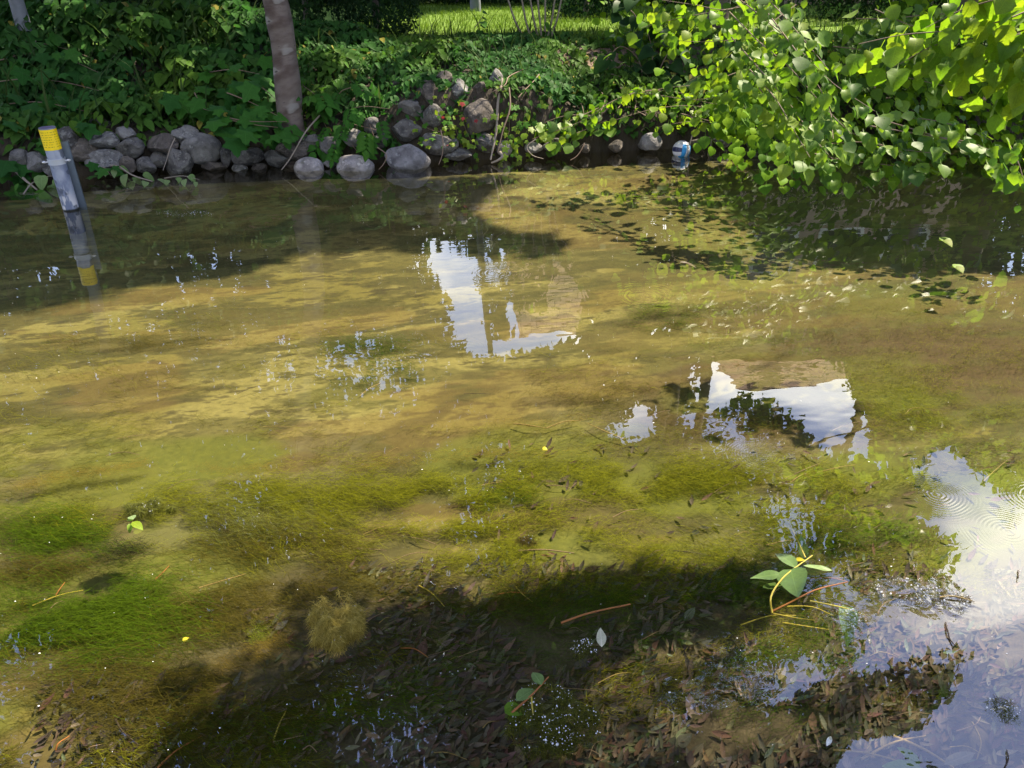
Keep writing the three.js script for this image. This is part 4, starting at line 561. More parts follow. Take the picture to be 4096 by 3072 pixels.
shrub('herb_plant', 'bright sunlit herb tumbling down the eroded bank between the boulder stack and the hazel', 'plant', onBank(1100, 250), 74,
  [[[1080, 170, -9.7], [1095, 220, -9.3], [1100, 280, -9.1], [1090, 330, -9]], [[1110, 190, -9.6], [1125, 240, -9.3], [1110, 300, -9.1]], [[1060, 200, -9.4], [1075, 260, -9.1], [1070, 320, -9]], [[1130, 180, -9.6], [1140, 220, -9.4], [1130, 260, -9.2]]].map((p) => sp(p, 72, 0.072, { spread: 0.3, up: 0.6, face: 0.8, twig: 0.003 }, { g: [G.lobed[0], G.lobed[1], G.oval[0]], m: [M.hazel[3], M.hazel[1], M.ash[1]] })));
shrub('bladed_plant', 'clump of strap leaves, some yellowing, hanging over the boulders between the two sapling groups', 'plant', onBank(330, 250), 75,
  [[[300, 190, -9.7], [330, 215, -9.4], [370, 240, -9.2]], [[320, 200, -9.6], [310, 240, -9.3], [290, 270, -9.1]], [[360, 190, -9.6], [390, 230, -9.3], [410, 265, -9.1]]].map((p) => sp(p, 14, 0.3, { spread: 0.25, hang: 0.9, up: 0.8, face: 0.5, twig: 0 }, { g: G.willow, m: M.ash })).concat([sp([[300, 215, -9.4], [350, 240, -9.2], [400, 270, -9.05]], 8, 0.24, { spread: 0.2, hang: 0.8, face: 0.6, twig: 0 }, { g: G.willow, m: [M.yellow, M.litter[4]] })]));
shrub('seedling', 'light green seedling in front of the boulders just right of the metal post', 'plant', onBank(185, 300), 76, [sp([[180, 310, -8.7], [185, 295, -8.6], [200, 285, -8.5]], 8, 0.15, { spread: 0.12, up: 0.5, face: 0.9 }, { g: G.oval.concat(G.heart), m: [M.ash[1], M.hazel[0]] })]);
shrub('fallen_branch', 'fallen branch lying in the water beside the metal post with pale drooping leaves', 'branch', onY(260, 390), 77,
  [sp([[200, 365, -8.25], [250, 358, -8.2], [285, 378, -8.1], [330, 392, -7.95]], 12, 0.12, { spread: 0.1, hang: 0.4, twig: 0.014, twigMat: M.paleTwig }, { g: [G.heart[0], G.oval[0]], m: M.pale }), sp([[215, 370, -8.2], [225, 362, -8.1], [240, 380, -8]], 8, 0.13, { spread: 0.14 }, { g: G.lobed, m: M.syc }), sp([[355, 385, -8.1], [395, 380, -8], [430, 388, -7.9]], 7, 0.1, { spread: 0.06, hang: 0.9, twig: 0.006, twigMat: M.paleTwig }, { g: [G.heart[0]], m: M.pale })]);
shrub('fallen_branch', 'leafy broken branch drooping into the water left of the metal post', 'branch', onY(80, 410), 78,
  [sp([[10, 345, -8.3], [50, 385, -7.9], [80, 410, -7.7]], 4, 0.12, { spread: 0.1, twig: 0.02, twigMat: M.paleTwig }, { g: [G.oval[0]], m: M.ash }), sp([[50, 420, -7.6], [70, 395, -7.8], [100, 382, -7.9], [130, 380, -7.8]], 12, 0.15, { spread: 0.1, hang: 0.8, up: 0.4, face: 0.8, twig: 0.008, twigMat: M.paleTwig }, { g: [G.heart[0], G.oval[0]], m: [M.pale[1], M.ash[0], M.ash[1]] })]);

// bushes and bare stems on the lawn's edge
function bush(label, c, rx, ry, rz, n, size, colors, seed) { const t = thing('round_bush', label, 'bush', [c.x, 1, c.z]), r = rng(seed), list = []; for (let i = 0; i < n; i++) { const th = r() * 6.283, ph = Math.acos(2 * r() - 1), q = 0.75 + 0.28 * fbm3(Math.cos(th) * 3, Math.cos(ph) * 3, Math.sin(th) * 3, 2) - 0.2 * r(); const p = V(rx * q * Math.sin(ph) * Math.cos(th), -0.3 + ry * (1 + q * Math.cos(ph)) , rz * q * Math.sin(ph) * Math.sin(th)); const v = 0.75 + 0.5 * r(); list.push({ m: basis(p, V(r() - 0.5, r() - 0.7, r() - 0.5).add(p.clone().setY(0).multiplyScalar(0.5)), p.clone().setY(p.y - ry).add(V(0, 0.5, 0)), size * (0.7 + 0.6 * r())), c: colors[i % colors.length].map((k) => k * v) }); } copies(t, 'foliage', G.crown, M.tint, list); part(t, 'stem', limb([V(0, -0.1, 0), V(0.02, ry, 0)], 0.06, 0.03), M.bark); }
bush('dark rounded bush behind the weeds right of the leaning trunk', onZ(812, 40, -12.1), 0.72, 0.9, 0.6, 5200, 0.07, [[0.02, 0.055, 0.018], [0.028, 0.07, 0.02]], 81);
bush('small dark bush tight behind the leaning trunk', onZ(662, 40, -11.9), 0.32, 0.8, 0.3, 1800, 0.07, [[0.025, 0.065, 0.016], [0.035, 0.085, 0.02]], 82);
bush('low dark bush at the back of the lawn above the bare stems', onZ(1265, 22, -15.5), 0.8, 0.6, 0.6, 2200, 0.08, [[0.02, 0.055, 0.016]], 83);
bush('dark hedge bush at the back right of the lawn gap', onZ(1850, 10, -15), 1.6, 0.9, 0.8, 3600, 0.09, [[0.02, 0.05, 0.014]], 84);
[[-7, -18.6, 4], [-1.2, -19.3, 2.6], [3.4, -19, 2.6], [8.6, -18.4, 3]].forEach(([x, z, w], i) => bush(['dark clipped shrub at the far left end of the lawn', 'dark shrub behind the foot of the lawn trunk', 'dark shrub behind the bare stems at the lawn end', 'dark shrub at the right end of the lawn'][i], V(x, 0, z), w, 0.9, 0.8, 4200, 0.13, [[0.022, 0.05, 0.014], [0.03, 0.065, 0.018]], 85 + i));
{ const b = onZ(1170, 95, -11.6), t = thing('bare_shrub', 'cluster of bare pale stems at the lawn edge above the bank', 'shrub', b.toArray()), r = rng(90);
  for (const [u, v, u2] of [[1135, 90, 1085], [1150, 95, 1120], [1165, 92, 1140], [1172, 95, 1160], [1176, 96, 1180], [1180, 94, 1205], [1186, 92, 1222]]) part(t, 'stem', limb([onZ(u, v, -11.6), onZ(mix(u, u2, 0.45), v * 0.5, -11.55), onZ(u2, -30, -11.5), onZ(u2 + (u2 - 1160) * 0.7, -90, -11.4)].map((p) => p.sub(b)), 0.017, 0.008, 5), M.paleTwig);
  leafy(t, r, P3([[1140, 75, -11.4], [1165, 60, -11.3], [1180, 70, -11.3]]), 7, 0.14, G.oval, [M.hazel[1], M.ash[1]], { spread: 0.15, face: 0.6 });
  leafy(t, r, P3([[1025, 60, -11.3], [1040, 40, -11.3], [1045, 30, -11.3]]), 6, 0.17, G.oval, [M.hazel[1], M.ash[1]], { spread: 0.1, face: 0.8 }); }
{ const a = onZ(1688, 60, -13.6), b = onZ(1693, -10, -13.6), m = shade(new THREE.Mesh(mergeGeometries([limb([V(0, -0.4, 0), b.clone().sub(a), b.clone().sub(a).multiplyScalar(2)], 0.028, 0.024, 8), new THREE.SphereGeometry(0.032, 10, 8).translate(...b.clone().sub(a).multiplyScalar(2).toArray())]), wood(0.02, 0.02, 0.018, 0.5))); m.name = numbered('garden_post'); m.position.copy(a); scene.add(m); tag(m, 'thin dark post standing on the lawn beyond the hazel', 'post'); }

// weeds and grass that nobody could count
{
  const r = rng(91), low = [], wide = [], blades = [], grass = [];
  for (let i = 0; i < 30000; i++) {
    const x = -7.5 + 14.5 * r(), d = 0.25 + 2.5 * Math.pow(r(), 0.9), z = waterline(x) - d, y = groundY(x, z);
    const left = ss(-2.6, -3.5, x), crest = ss(1.4, 1.9, d) * ss(-2.1, -1.5, x), n = fbm(x * 1.4 + 7, z * 1.8, 3), tall = (0.08 + 0.2 * ss(0.35, 0.65, n)) * (1 + 1.1 * left * ss(0.8, 1.6, d)) * (1 - 0.6 * crest) * ss(0.1, 0.5, d) * (1 - 0.6 * ss(0.7, 1.2, x) * ss(0.9, 1.6, d) * ss(3, 2.2, x));
    if (x > 0.6 && x < 2.6 && d > 1.3 && r() < 0.6) continue; if (x > 2.6 && r() < 0.5) continue; if (x > -1.4 && x < 0 && d < 0.7 && r() < 0.5) continue; if (x < -1.4 && d < 0.5 && r() < 0.25) continue;
    const h = tall * (0.2 + 0.8 * Math.sqrt(r())), a = r() * 6.283, v = 0.65 + 0.6 * r(), hue = fbm(x * 0.8 + 30, z * 1.2, 3), base = mix3(mix3([0.03, 0.105, 0.022], [0.05, 0.15, 0.026], n), mix3([0.052, 0.13, 0.014], [0.095, 0.185, 0.016], n), ss(0.4, 0.6, hue));
    (fbm(x * 1.9 + 5, z * 2.4 + 50, 2) + 0.25 * (r() - 0.5) > 0.54 ? wide : low).push({ m: basis(V(x, y + h, z), V(Math.cos(a), -0.35 - 0.4 * r(), Math.sin(a) + 0.35), V((r() - 0.5) * 0.7, 1, 0.25 + (r() - 0.5) * 0.7), (0.055 + 0.07 * r()) * (1 + 0.6 * r() * left)), c: (r() < 0.015 ? [0.3, 0.26, 0.05] : base).map((k) => k * v) });
    if (i % 30 === 0) blades.push({ m: basis(V(x, y, z), V(Math.cos(a) * 0.25, 1, Math.sin(a) * 0.25 + 0.1), V(Math.cos(a), 0.3, Math.sin(a)), 0.25 + 0.3 * r() * (1 + left)), c: mix3([0.022, 0.06, 0.01], [0.055, 0.09, 0.02], r()) });
  }
  for (let i = 0; i < 26000; i++) { const x = r() < 0.75 ? -2.6 + 5.4 * r() : 3.5 + 4 * r(), d = 2.2 + 8 * Math.pow(r(), 1.4), z = waterline(x) - d, a = r() * 6.283; grass.push({ m: basis(V(x, groundY(x, z) - 0.005, z), V(Math.cos(a) * 0.5, 1, Math.sin(a) * 0.5), V(Math.cos(a), 0.3, Math.sin(a)), 0.05 + 0.07 * r(), 0.2), c: mix3([0.085, 0.17, 0.01], [0.15, 0.23, 0.02], r()) }); }
  const root = (name, label, cat) => tag(thing(name, label, cat), null, null, null, 'stuff');
  copies(root('ground_cover', 'low green weeds and nettles covering the far bank', 'weeds'), 'leaves', G.oval[0], M.tint, low); copies(scene.children.at(-1), 'broad_leaves', G.heart[0], M.tint, wide);
  copies(root('bank_grass', 'long grass blades among the bank weeds', 'grass'), 'blades', G.blade, M.tint, blades);
  copies(root('lawn_grass', 'short sunlit grass of the lawn', 'grass'), 'blades', G.blade, M.tint, grass);
  // dry stems and roots on the eroded bank
  const rt = thing('bank_roots', 'bare roots and dry stems on the eroded bank beside the boulder stack', 'roots', onBank(1110, 230).toArray()), q = rng(92);
  for (const [u, v, u2, v2, w] of [[1085, 170, 1060, 345, 0.02], [1100, 190, 1075, 330, 0.012], [1130, 150, 1060, 200, 0.008], [1080, 330, 1062, 352, 0.022], [1165, 160, 1120, 210, 0.007], [1300, 200, 1290, 250, 0.006], [1340, 180, 1330, 240, 0.007], [1245, 215, 1262, 250, 0.006], [1470, 150, 1420, 240, 0.008], [1395, 250, 1350, 200, 0.007]]) { const a = onBank(u, v, 0.1), b = onBank(u2, v2, 0.1); part(rt, 'root', limb([a, a.clone().lerp(b, 0.3).add(V((q() - 0.5) * 0.12, 0, 0.05)), a.clone().lerp(b, 0.65).add(V((q() - 0.5) * 0.12, 0, 0.05)), b].map((p) => p.sub(rt.position)), w, w * 0.5, 6, 4, 0.8), v2 > 340 && u < 1090 ? M.paleTwig : M.twig); }
}
// twigs that dip into the water along the far bank
[[[690, 250], [660, 285], [625, 345], [608, 367], 0.009, M.paleTwig, 'grey twig slanting from the trunk foot down into the water'], [[815, 318], [835, 335], [828, 355], [818, 366], 0.006, M.twig, 'thin reddish twig curving into the water beside the large streaked boulder'], [[952, 280], [957, 310], [955, 335], [948, 355], 0.007, M.twig, 'bare stem hanging in front of the boulder stack'], [[1545, 275], [1538, 300], [1534, 325], [1528, 350], 0.008, M.paleTwig, 'pale dry stick hanging into the water just right of the volleyball'], [[1498, 282], [1492, 305], [1488, 322], [1480, 336], 0.009, M.paleTwig, 'pale stick crossing the right side of the volleyball'], [[1158, 300], [1138, 318], [1150, 335], [1174, 343], 0.006, M.paleTwig, 'thin twig dipping to the water below the round hazel leaves'], [[1262, 310], [1255, 325], [1245, 338], [1232, 346], 0.006, M.twig, 'forked twig end under the round hazel leaves'], [[378, 298], [367, 322], [360, 345], [352, 368], 0.007, M.paleTwig, 'thin dry stick leaning on the boulders left of the rounded stone']].forEach(([a, b, c, d, w, m, label]) => {
  const p = [a, b, c, d].map(([u, v]) => onBank(u, v, 0.22)), o = shade(new THREE.Mesh(limb(p.map((q) => q.clone().sub(p[0])), w, w * 0.5, 6, 4), m)); o.name = numbered('twig'); o.position.copy(p[0]); scene.add(o); tag(o, label, 'twig');
});
// ---------- what lies on the bed and floats in the water ----------
function onBed(u, v, lift = 0) { let p = onY(u, v, -0.25); for (let i = 0; i < 4; i++) p = onY(u, v, bedY(p.x, p.z) + lift); return p; }
const flow = (x, z) => Math.atan2(FLOW[1], FLOW[0]) + 1.5 * (fbm(x * 1.1 + 20, z * 1.6 + 4, 3) - 0.5);
// threads of filamentous algae
{
  const r = rng(111), gauss = () => r() + r() + r() - 1.5, list = [];
  const YG = [0.16, 0.175, 0.01], GR = [0.065, 0.115, 0.005], DG = [0.035, 0.07, 0.004], OL = [0.075, 0.066, 0.012], TAN = [0.18, 0.135, 0.03], PALE_A = [0.14, 0.155, 0.055];
  const thread = (p, c, len, lift) => { const a = flow(p.x, p.z) + gauss() * 1.15, k = 0.55 + 0.9 * r(); list.push({ m: basis(p, V(Math.cos(a), lift * (r() - 0.25), Math.sin(a)), V(gauss() * 0.6, 1, gauss() * 0.6), len * (0.6 + 0.8 * r()), len * (0.8 + 0.6 * r())), c: c.map((q) => q * k) }); };
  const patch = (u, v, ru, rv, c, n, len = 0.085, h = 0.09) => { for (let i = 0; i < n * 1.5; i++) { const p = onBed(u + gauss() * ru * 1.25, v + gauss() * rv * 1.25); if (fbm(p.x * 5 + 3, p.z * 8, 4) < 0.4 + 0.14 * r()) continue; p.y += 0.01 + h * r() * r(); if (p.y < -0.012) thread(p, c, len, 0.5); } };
  for (const a of [
    [110, 1165, 120, 50, GR, 2300], [330, 1120, 210, 50, YG, 2600], [510, 1130, 120, 45, PALE_A, 1300], [160, 1365, 190, 75, GR, 4200], [60, 1350, 60, 40, DG, 700], [250, 1310, 140, 60, GR, 2000], [90, 1240, 120, 30, OL, 900],
    [750, 1085, 220, 60, YG, 3400], [980, 1075, 180, 60, YG, 2800], [1280, 1050, 230, 50, YG, 3600], [1500, 1040, 160, 45, YG, 2000], [1130, 1160, 240, 50, YG, 2400], [620, 1190, 220, 45, OL, 1600], [900, 1190, 240, 45, YG, 1800], [1700, 1060, 160, 40, YG, 1600], [1100, 1095, 60, 25, GR, 500], [560, 1070, 160, 30, YG, 1400],
    [1430, 690, 70, 25, GR, 900], [1560, 672, 160, 20, OL, 900], [790, 757, 90, 22, DG, 900], [800, 815, 90, 22, DG, 800], [300, 745, 200, 14, OL, 900], [1600, 920, 150, 30, OL, 800], [1950, 880, 250, 80, YG, 3600], [2100, 740, 160, 90, YG, 1500], [1750, 720, 200, 60, OL, 1400], [1350, 860, 200, 40, OL, 1200],
    [1240, 1250, 220, 40, YG, 1600], [1650, 1300, 130, 70, DG, 1600], [1560, 1310, 90, 40, GR, 900], [1850, 1170, 160, 40, GR, 1400], [1730, 1130, 120, 40, YG, 900], [1450, 1210, 180, 40, YG, 1200], [1350, 1320, 130, 30, GR, 900], [1480, 1420, 120, 40, DG, 800], [700, 1600, 280, 80, GR, 1100], [900, 1480, 220, 100, GR, 1000], [300, 1500, 220, 80, OL, 2400], [470, 1560, 200, 80, OL, 1800], [500, 1330, 160, 60, OL, 1300], [700, 1270, 200, 40, OL, 1400], [1050, 1300, 180, 50, OL, 1100], [1600, 1560, 260, 80, DG, 400], [1250, 1400, 300, 70, DG, 500], [1500, 1500, 260, 70, OL, 500], [1180, 1330, 200, 40, GR, 900], [1700, 1420, 160, 60, GR, 500],
    [265, 1188, 40, 24, [0.012, 0.014, 0.01], 260],  // near-black threads: the floating clump's cast shadow, painted on the bed
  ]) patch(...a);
  // drifting ropes of tan weed
  for (const [pts, c, n] of [[[[40, 1058], [130, 1032], [230, 1018], [315, 1002]], TAN, 1700], [[[740, 1018], [830, 1005], [960, 992], [1120, 975]], TAN, 1300], [[[990, 975], [1060, 985], [1200, 985], [1330, 965]], [0.17, 0.13, 0.03], 1000], [[[1130, 855], [1230, 850], [1340, 846]], TAN, 800], [[[1060, 915], [1160, 918], [1260, 905]], TAN, 500], [[[210, 742], [330, 728], [420, 712], [520, 712]], [0.07, 0.065, 0.015], 1500], [[[430, 1012], [520, 1020], [580, 1010]], TAN, 500], [[[455, 1440], [510, 1430], [560, 1405], [600, 1385]], TAN, 1300], [[[480, 1105], [475, 1130], [490, 1165]], [0.06, 0.05, 0.02], 300], [[[555, 1355], [560, 1375], [540, 1388]], [0.17, 0.22, 0.02], 200], [[[1350, 690], [1420, 668], [1500, 660]], [0.13, 0.14, 0.02], 800], [[[1500, 800], [1600, 790], [1720, 740]], [0.14, 0.08, 0.03], 1500]]) {
    const c3 = new THREE.CatmullRomCurve3(pts.map(([u, v]) => onBed(u, v, 0.06)));
    for (let i = 0; i < n; i++) { const p = c3.getPoint(r()); p.add(V(gauss() * 0.05, 0.01 + 0.03 * gauss(), gauss() * 0.035)); if (p.y < -0.01) thread(p, c, 0.04, 0.9); }
  }
  // thin film of threads nearly everywhere
  for (let i = 0; i < 65000; i++) { const u = -150 + 2550 * r(), v = 640 + 1060 * Math.pow(r(), 0.85), p = onBed(u, v), n = fbm(p.x * 2.2 + 60, p.z * 4 + 10, 4); if (n < 0.5 + 0.08 * r()) continue; p.y += 0.008 + 0.03 * r(); thread(p, mix3(OL, n > 0.6 ? YG : [0.07, 0.075, 0.014], r()), 0.1, 0.3); }
  const al = thing('filamentous_algae', 'soft green and olive thread algae waving over the stream bed, with one near-black patch as a painted shadow', 'algae', [0, 0, 0], null, 'stuff');
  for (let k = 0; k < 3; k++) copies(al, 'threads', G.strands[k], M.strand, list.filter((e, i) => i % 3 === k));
}
// fallen leaves on the bed: the nearest as pieces of the bed, the rest as one
{
  const r = rng(121), rest = []; let made = 0;
  const put = (u, v, s, single) => {
    const p = onBed(u, v, 0.006 + 0.012 * r()), a = flow(p.x, p.z) + (r() - 0.5) * 2.6, tip = V(Math.cos(a), (r() - 0.5) * 0.35, Math.sin(a)), nor = V((r() - 0.5) * 0.7, 1, (r() - 0.5) * 0.7), k = Math.floor(r() * M.litter.length), wide = r() < 0.1, m4 = basis(p, tip, nor, s, s * (wide ? 2 : 0.75 + 0.5 * r()));
    if (single && made < 290) { made++; const m = part(bed, 'leaf', G.willow[Math.floor(r() * 3)], M.litter[k]); m4.decompose(m.position, m.quaternion, m.scale); } else rest.push({ m: m4, c: M.litter[k].color.toArray().map((q) => q * (0.6 + 0.5 * r())) });
  };
  for (let i = 0; i < 6500; i++) { const u = 520 + 1700 * r(), v = 1220 + 460 * r(), n = fbm(u / 110, v / 60, 3); if (n < 0.46 - 0.1 * ss(1300, 1500, v) || (u < 800 && r() < 0.6)) continue; put(u, v, 0.03 + 0.065 * r() * (0.4 + 0.6 * r()), v > 1300 && r() < 0.4); }
  for (let i = 0; i < 240; i++) put(60 + 500 * r(), 1480 + 200 * r(), 0.04 + 0.04 * r(), i < 40);
  for (let i = 0; i < 170; i++) put(1000 + 1200 * r(), 960 + 260 * r(), 0.04 + 0.04 * r(), false);
  copies(bed, 'leaf_litter', G.willow[1], M.litterTint, rest);
  // sticks and stalks sunk on the bed
  const stick = (u, v, u2, v2, w, m, lift = 0.03) => { const a = onBed(u, v, lift), b = onBed(u2, v2, lift), c = a.clone().lerp(b, 0.5).add(V((r() - 0.5) * 0.03, 0.012, (r() - 0.5) * 0.03)); part(bed, 'stalk', limb([a, c, b], w * 0.75, w * 0.4, 5, 3), m); };
  for (const q of [[335, 1252, 365, 1222, 0.004, M.orange], [118, 1290, 140, 1258, 0.004, M.orange], [70, 1308, 180, 1275, 0.004, M.yellowTwig], [340, 1659, 435, 1590, 0.005, M.orange], [590, 1600, 618, 1535, 0.005, M.yellowTwig], [865, 1400, 925, 1420, 0.004, M.orange], [120, 1620, 150, 1590, 0.005, M.orange], [1070, 1285, 1140, 1282, 0.004, M.orange], [905, 1265, 960, 1310, 0.004, M.yellowTwig], [1115, 1268, 1150, 1300, 0.004, M.yellowTwig], [1350, 950, 1270, 915, 0.005, M.straw], [1110, 915, 1180, 925, 0.006, M.straw], [1180, 925, 1255, 908, 0.005, M.straw], [1120, 1190, 1240, 1195, 0.006, M.twig], [250, 1555, 300, 1610, 0.005, M.darkTwig], [1750, 1250, 1830, 1256, 0.004, M.orange], [1700, 1310, 1800, 1330, 0.004, M.yellowTwig], [1690, 1345, 1790, 1360, 0.004, M.yellowTwig], [1600, 1350, 1720, 1330, 0.004, M.yellowTwig], [430, 1270, 530, 1240, 0.004, M.straw], [1930, 1590, 2060, 1659, 0.008, M.straw], [1860, 1640, 2000, 1590, 0.007, M.straw], [2100, 1560, 2110, 1640, 0.005, M.straw], [1800, 1620, 1960, 1650, 0.006, M.straw]]) stick(...q);
  for (let i = 0; i < 100; i++) { const v = 840 + 800 * Math.pow(r(), 0.8), u = 60 + 2100 * r(), L = 25 + 70 * r(), a = -0.25 + (r() - 0.5) * 1.5; stick(u, v, u + L * Math.cos(a), v + L * Math.sin(a) * 0.6, 0.0015 + 0.0022 * r(), [M.twig, M.straw, M.darkTwig, M.twig][i % 4], 0.03 * r() + 0.012); }
}
// ---------- floating things ----------
const foam = new THREE.MeshPhysicalMaterial({ color: 0xf4f6f8, roughness: 0.08, transmission: 0.5, thickness: 0, clearcoat: 1, clearcoatRoughness: 0.03 });
const bubbleGeo = new THREE.IcosahedronGeometry(1, 2);
function mat(name, label, u, v, rx, rz, n, colors, bubbles, seed, h = 0.02) { // a raft of matted threads with bubbles caught in it
  const c = onY(u, v), t = thing(name, label, 'algae mat', c.toArray()), r = rng(seed), list = [], bl = [], o = r() * 40;
  const pick = () => { for (let k = 0; k < 30; k++) { const a = r() * 6.283, q = Math.sqrt(r()) * (0.55 + 0.85 * fbm(Math.cos(a) * 1.6 + o, Math.sin(a) * 1.6 + o, 3)); const x = Math.cos(a) * q * rx, z = Math.sin(a) * q * rz; if (fbm(x * 22 + o, z * 22, 3) > 0.4) return [x, z]; } return [0, 0]; };
  for (let i = 0; i < n; i++) { const [x, z] = pick(), a = r() * 6.283, k = 0.6 + 0.7 * r(); list.push({ m: basis(V(x, -0.02 + h * 1.3 * r() * fbm(x * 30 + o, z * 30, 2) * 1.6, z), V(Math.cos(a), (r() - 0.5) * 0.9, Math.sin(a)), V(r() - 0.5, 1, r() - 0.5), 0.018 + 0.02 * r(), 0.06 + 0.06 * r()), c: colors[i % colors.length].map((q) => q * k) }); }
  for (let i = 0; i < bubbles; i++) { const [x, z] = pick(), s = 0.0009 + 0.004 * r() * r() * r(); bl.push({ m: new THREE.Matrix4().makeScale(s, s, s).setPosition(x, 0.001 + 0.012 * r() * h / 0.02, z) }); }
  copies(t, 'weed', G.strand, M.strand, list); if (bl.length) copies(t, 'bubbles', bubbleGeo, foam, bl); return t;
}
const MO = [[0.38, 0.3, 0.06], [0.3, 0.24, 0.05], [0.46, 0.37, 0.1]], MG = [[0.14, 0.15, 0.02], [0.1, 0.11, 0.02], [0.07, 0.075, 0.02]];
mat('algae_mat', 'brownish floating clump of matted algae in the dark left foreground', 725, 1342, 0.092, 0.125, 15000, MO, 60, 201, 0.055);
mat('algae_mat', 'small yellowish floating algae clump beside the bright green sprout', 328, 1098, 0.1, 0.055, 4000, MG, 20, 202, 0.03);
mat('algae_mat', 'bubbly floating algae mat with willow leaves, bottom centre', 1185, 1548, 0.15, 0.13, 6000, MG, 220, 203);
mat('algae_mat', 'patch of glinting foam and weed left of the dark twig', 1960, 1280, 0.16, 0.07, 1300, [[0.16, 0.14, 0.1], [0.1, 0.1, 0.06]], 160, 204);
mat('algae_mat', 'dark foam-edged weed raft at the right with a stick across it', 2065, 1300, 0.075, 0.05, 900, [[0.1, 0.08, 0.04], [0.14, 0.12, 0.06]], 60, 205);
mat('algae_mat', 'small bubbly green raft alone on the pale water at the lower right edge', 2168, 1532, 0.055, 0.045, 1100, MG, 60, 206);
mat('algae_mat', 'little foam cluster on the dark water left of the floating white leaf', 1265, 1400, 0.05, 0.04, 260, MG, 60, 207);
mat('algae_mat', 'bubbles around the sunken round leaf below the willow sprig', 1840, 1340, 0.06, 0.06, 200, MG, 50, 208);
mat('algae_mat', 'small yellow scum clump in mid water, lone on the litter', 1143, 1163, 0.045, 0.022, 500, [[0.3, 0.21, 0.06]], 10, 209);
mat('algae_mat', 'glinting foam streak in the shaded water right of the metal post', 400, 462, 0.28, 0.09, 500, MG, 110, 210);
function sprig(name, label, cat, u, v, seed, build) { const p = onY(u, v), t = thing(name, label, cat, p.toArray()); build(t, rng(seed), p); return t; }
function lay(t, p0, geo, m, u, v, u2, v2, y, wide = 1, tilt = V(0, 1, 0)) { const a = onY(u, v, y), b = onY(u2, v2, y), L = a.distanceTo(b), o = part(t, 'leaf', geo, m); basis(a.clone().sub(p0), b.clone().sub(a), tilt, L, L * wide).decompose(o.position, o.quaternion, o.scale); }
const st = (t, p0, pts, w, m) => part(t, 'stem', limb(pts.map(([u, v, y]) => onY(u, v, y).sub(p0)), w, w * 0.5, 6, 4), m);
sprig('willow_sprig', 'floating willow sprig with fresh green leaves and yellow stems, right foreground', 'sprig', 1700, 1235, 1, (t, r, p) => {
  st(t, p, [[1668, 1325, -0.01], [1665, 1290, 0], [1690, 1250, 0.02], [1720, 1225, 0.03], [1755, 1200, 0.02]], 0.004, M.yellowTwig); st(t, p, [[1665, 1322, -0.02], [1710, 1300, -0.01], [1760, 1275, 0.012], [1832, 1257, 0.02]], 0.004, M.orange); st(t, p, [[1668, 1325, -0.02], [1720, 1335, -0.02], [1760, 1340, -0.02]], 0.003, M.yellowTwig); st(t, p, [[1740, 1205, 0.01], [1715, 1150, -0.01], [1705, 1130, -0.02]], 0.003, M.yellowTwig); st(t, p, [[1750, 1298, 0], [1830, 1315, 0], [1870, 1330, -0.005]], 0.003, M.yellowTwig);
  const gm = M.hazel[2], wm = new THREE.MeshPhysicalMaterial({ color: new THREE.Color().setRGB(0.09, 0.17, 0.03), map: veins, roughness: 1, transmission: 0.3, thickness: 0, clearcoat: 1, clearcoatRoughness: 0.15, side: THREE.DoubleSide });
  lay(t, p, G.willow[2], wm, 1690, 1240, 1620, 1245, 0.02, 1.3); lay(t, p, G.willow[0], wm, 1720, 1228, 1675, 1175, 0.03, 1.6); lay(t, p, G.heart[0], wm, 1708, 1230, 1720, 1280, 0.03, 1.1, V(-0.5, 1, 0.5)); lay(t, p, G.willow[2], M.pale[0], 1735, 1222, 1800, 1228, 0.012, 1.2); lay(t, p, G.willow[0], M.yellow, 1738, 1210, 1708, 1205, 0.035, 1.6); lay(t, p, G.willow[1], gm, 1690, 1260, 1640, 1290, -0.04, 1.2); lay(t, p, G.willow[1], M.pale[1], 1740, 1215, 1725, 1170, -0.03, 1.3); lay(t, p, G.heart[0], M.pale[1], 1830, 1312, 1836, 1382, -0.012, 0.5);
});
sprig('willow_sprig', 'willow twig with two upright pale leaves growing out of the bubbly mat, bottom centre', 'sprig', 1150, 1520, 2, (t, r, p) => {
  st(t, p, [[1105, 1540, 0.005], [1150, 1500, 0.02], [1185, 1462, 0.03]], 0.004, M.orange); lay(t, p, G.willow[0], M.pale[1], 1170, 1480, 1150, 1440, 0.03, 1.9); lay(t, p, G.oval[0], M.pale[1], 1115, 1515, 1160, 1475, 0.02, 0.9); lay(t, p, G.heart[0], M.hazel[0], 1090, 1535, 1145, 1530, 0.006, 0.8); st(t, p, [[1148, 1505, 0.015], [1150, 1530, 0.01], [1152, 1545, 0]], 0.003, M.yellowTwig);
});
sprig('sprout', 'tiny bright green sprout standing on the small algae clump, left', 'sprout', 292, 1122, 3, (t, r, p) => { lay(t, p, G.oval[0], M.hazel[3], 285, 1128, 308, 1138, 0.02, 1.1); lay(t, p, G.oval[0], M.pale[0], 288, 1122, 280, 1108, 0.03, 1.2); lay(t, p, G.oval[0], M.hazel[1], 286, 1125, 272, 1118, 0.02, 1); lay(t, p, G.oval[1], M.hazel[1], 284, 1130, 276, 1146, 0.012, 1); st(t, p, [[288, 1140, -0.02], [286, 1125, 0.02]], 0.002, M.yellowTwig); });
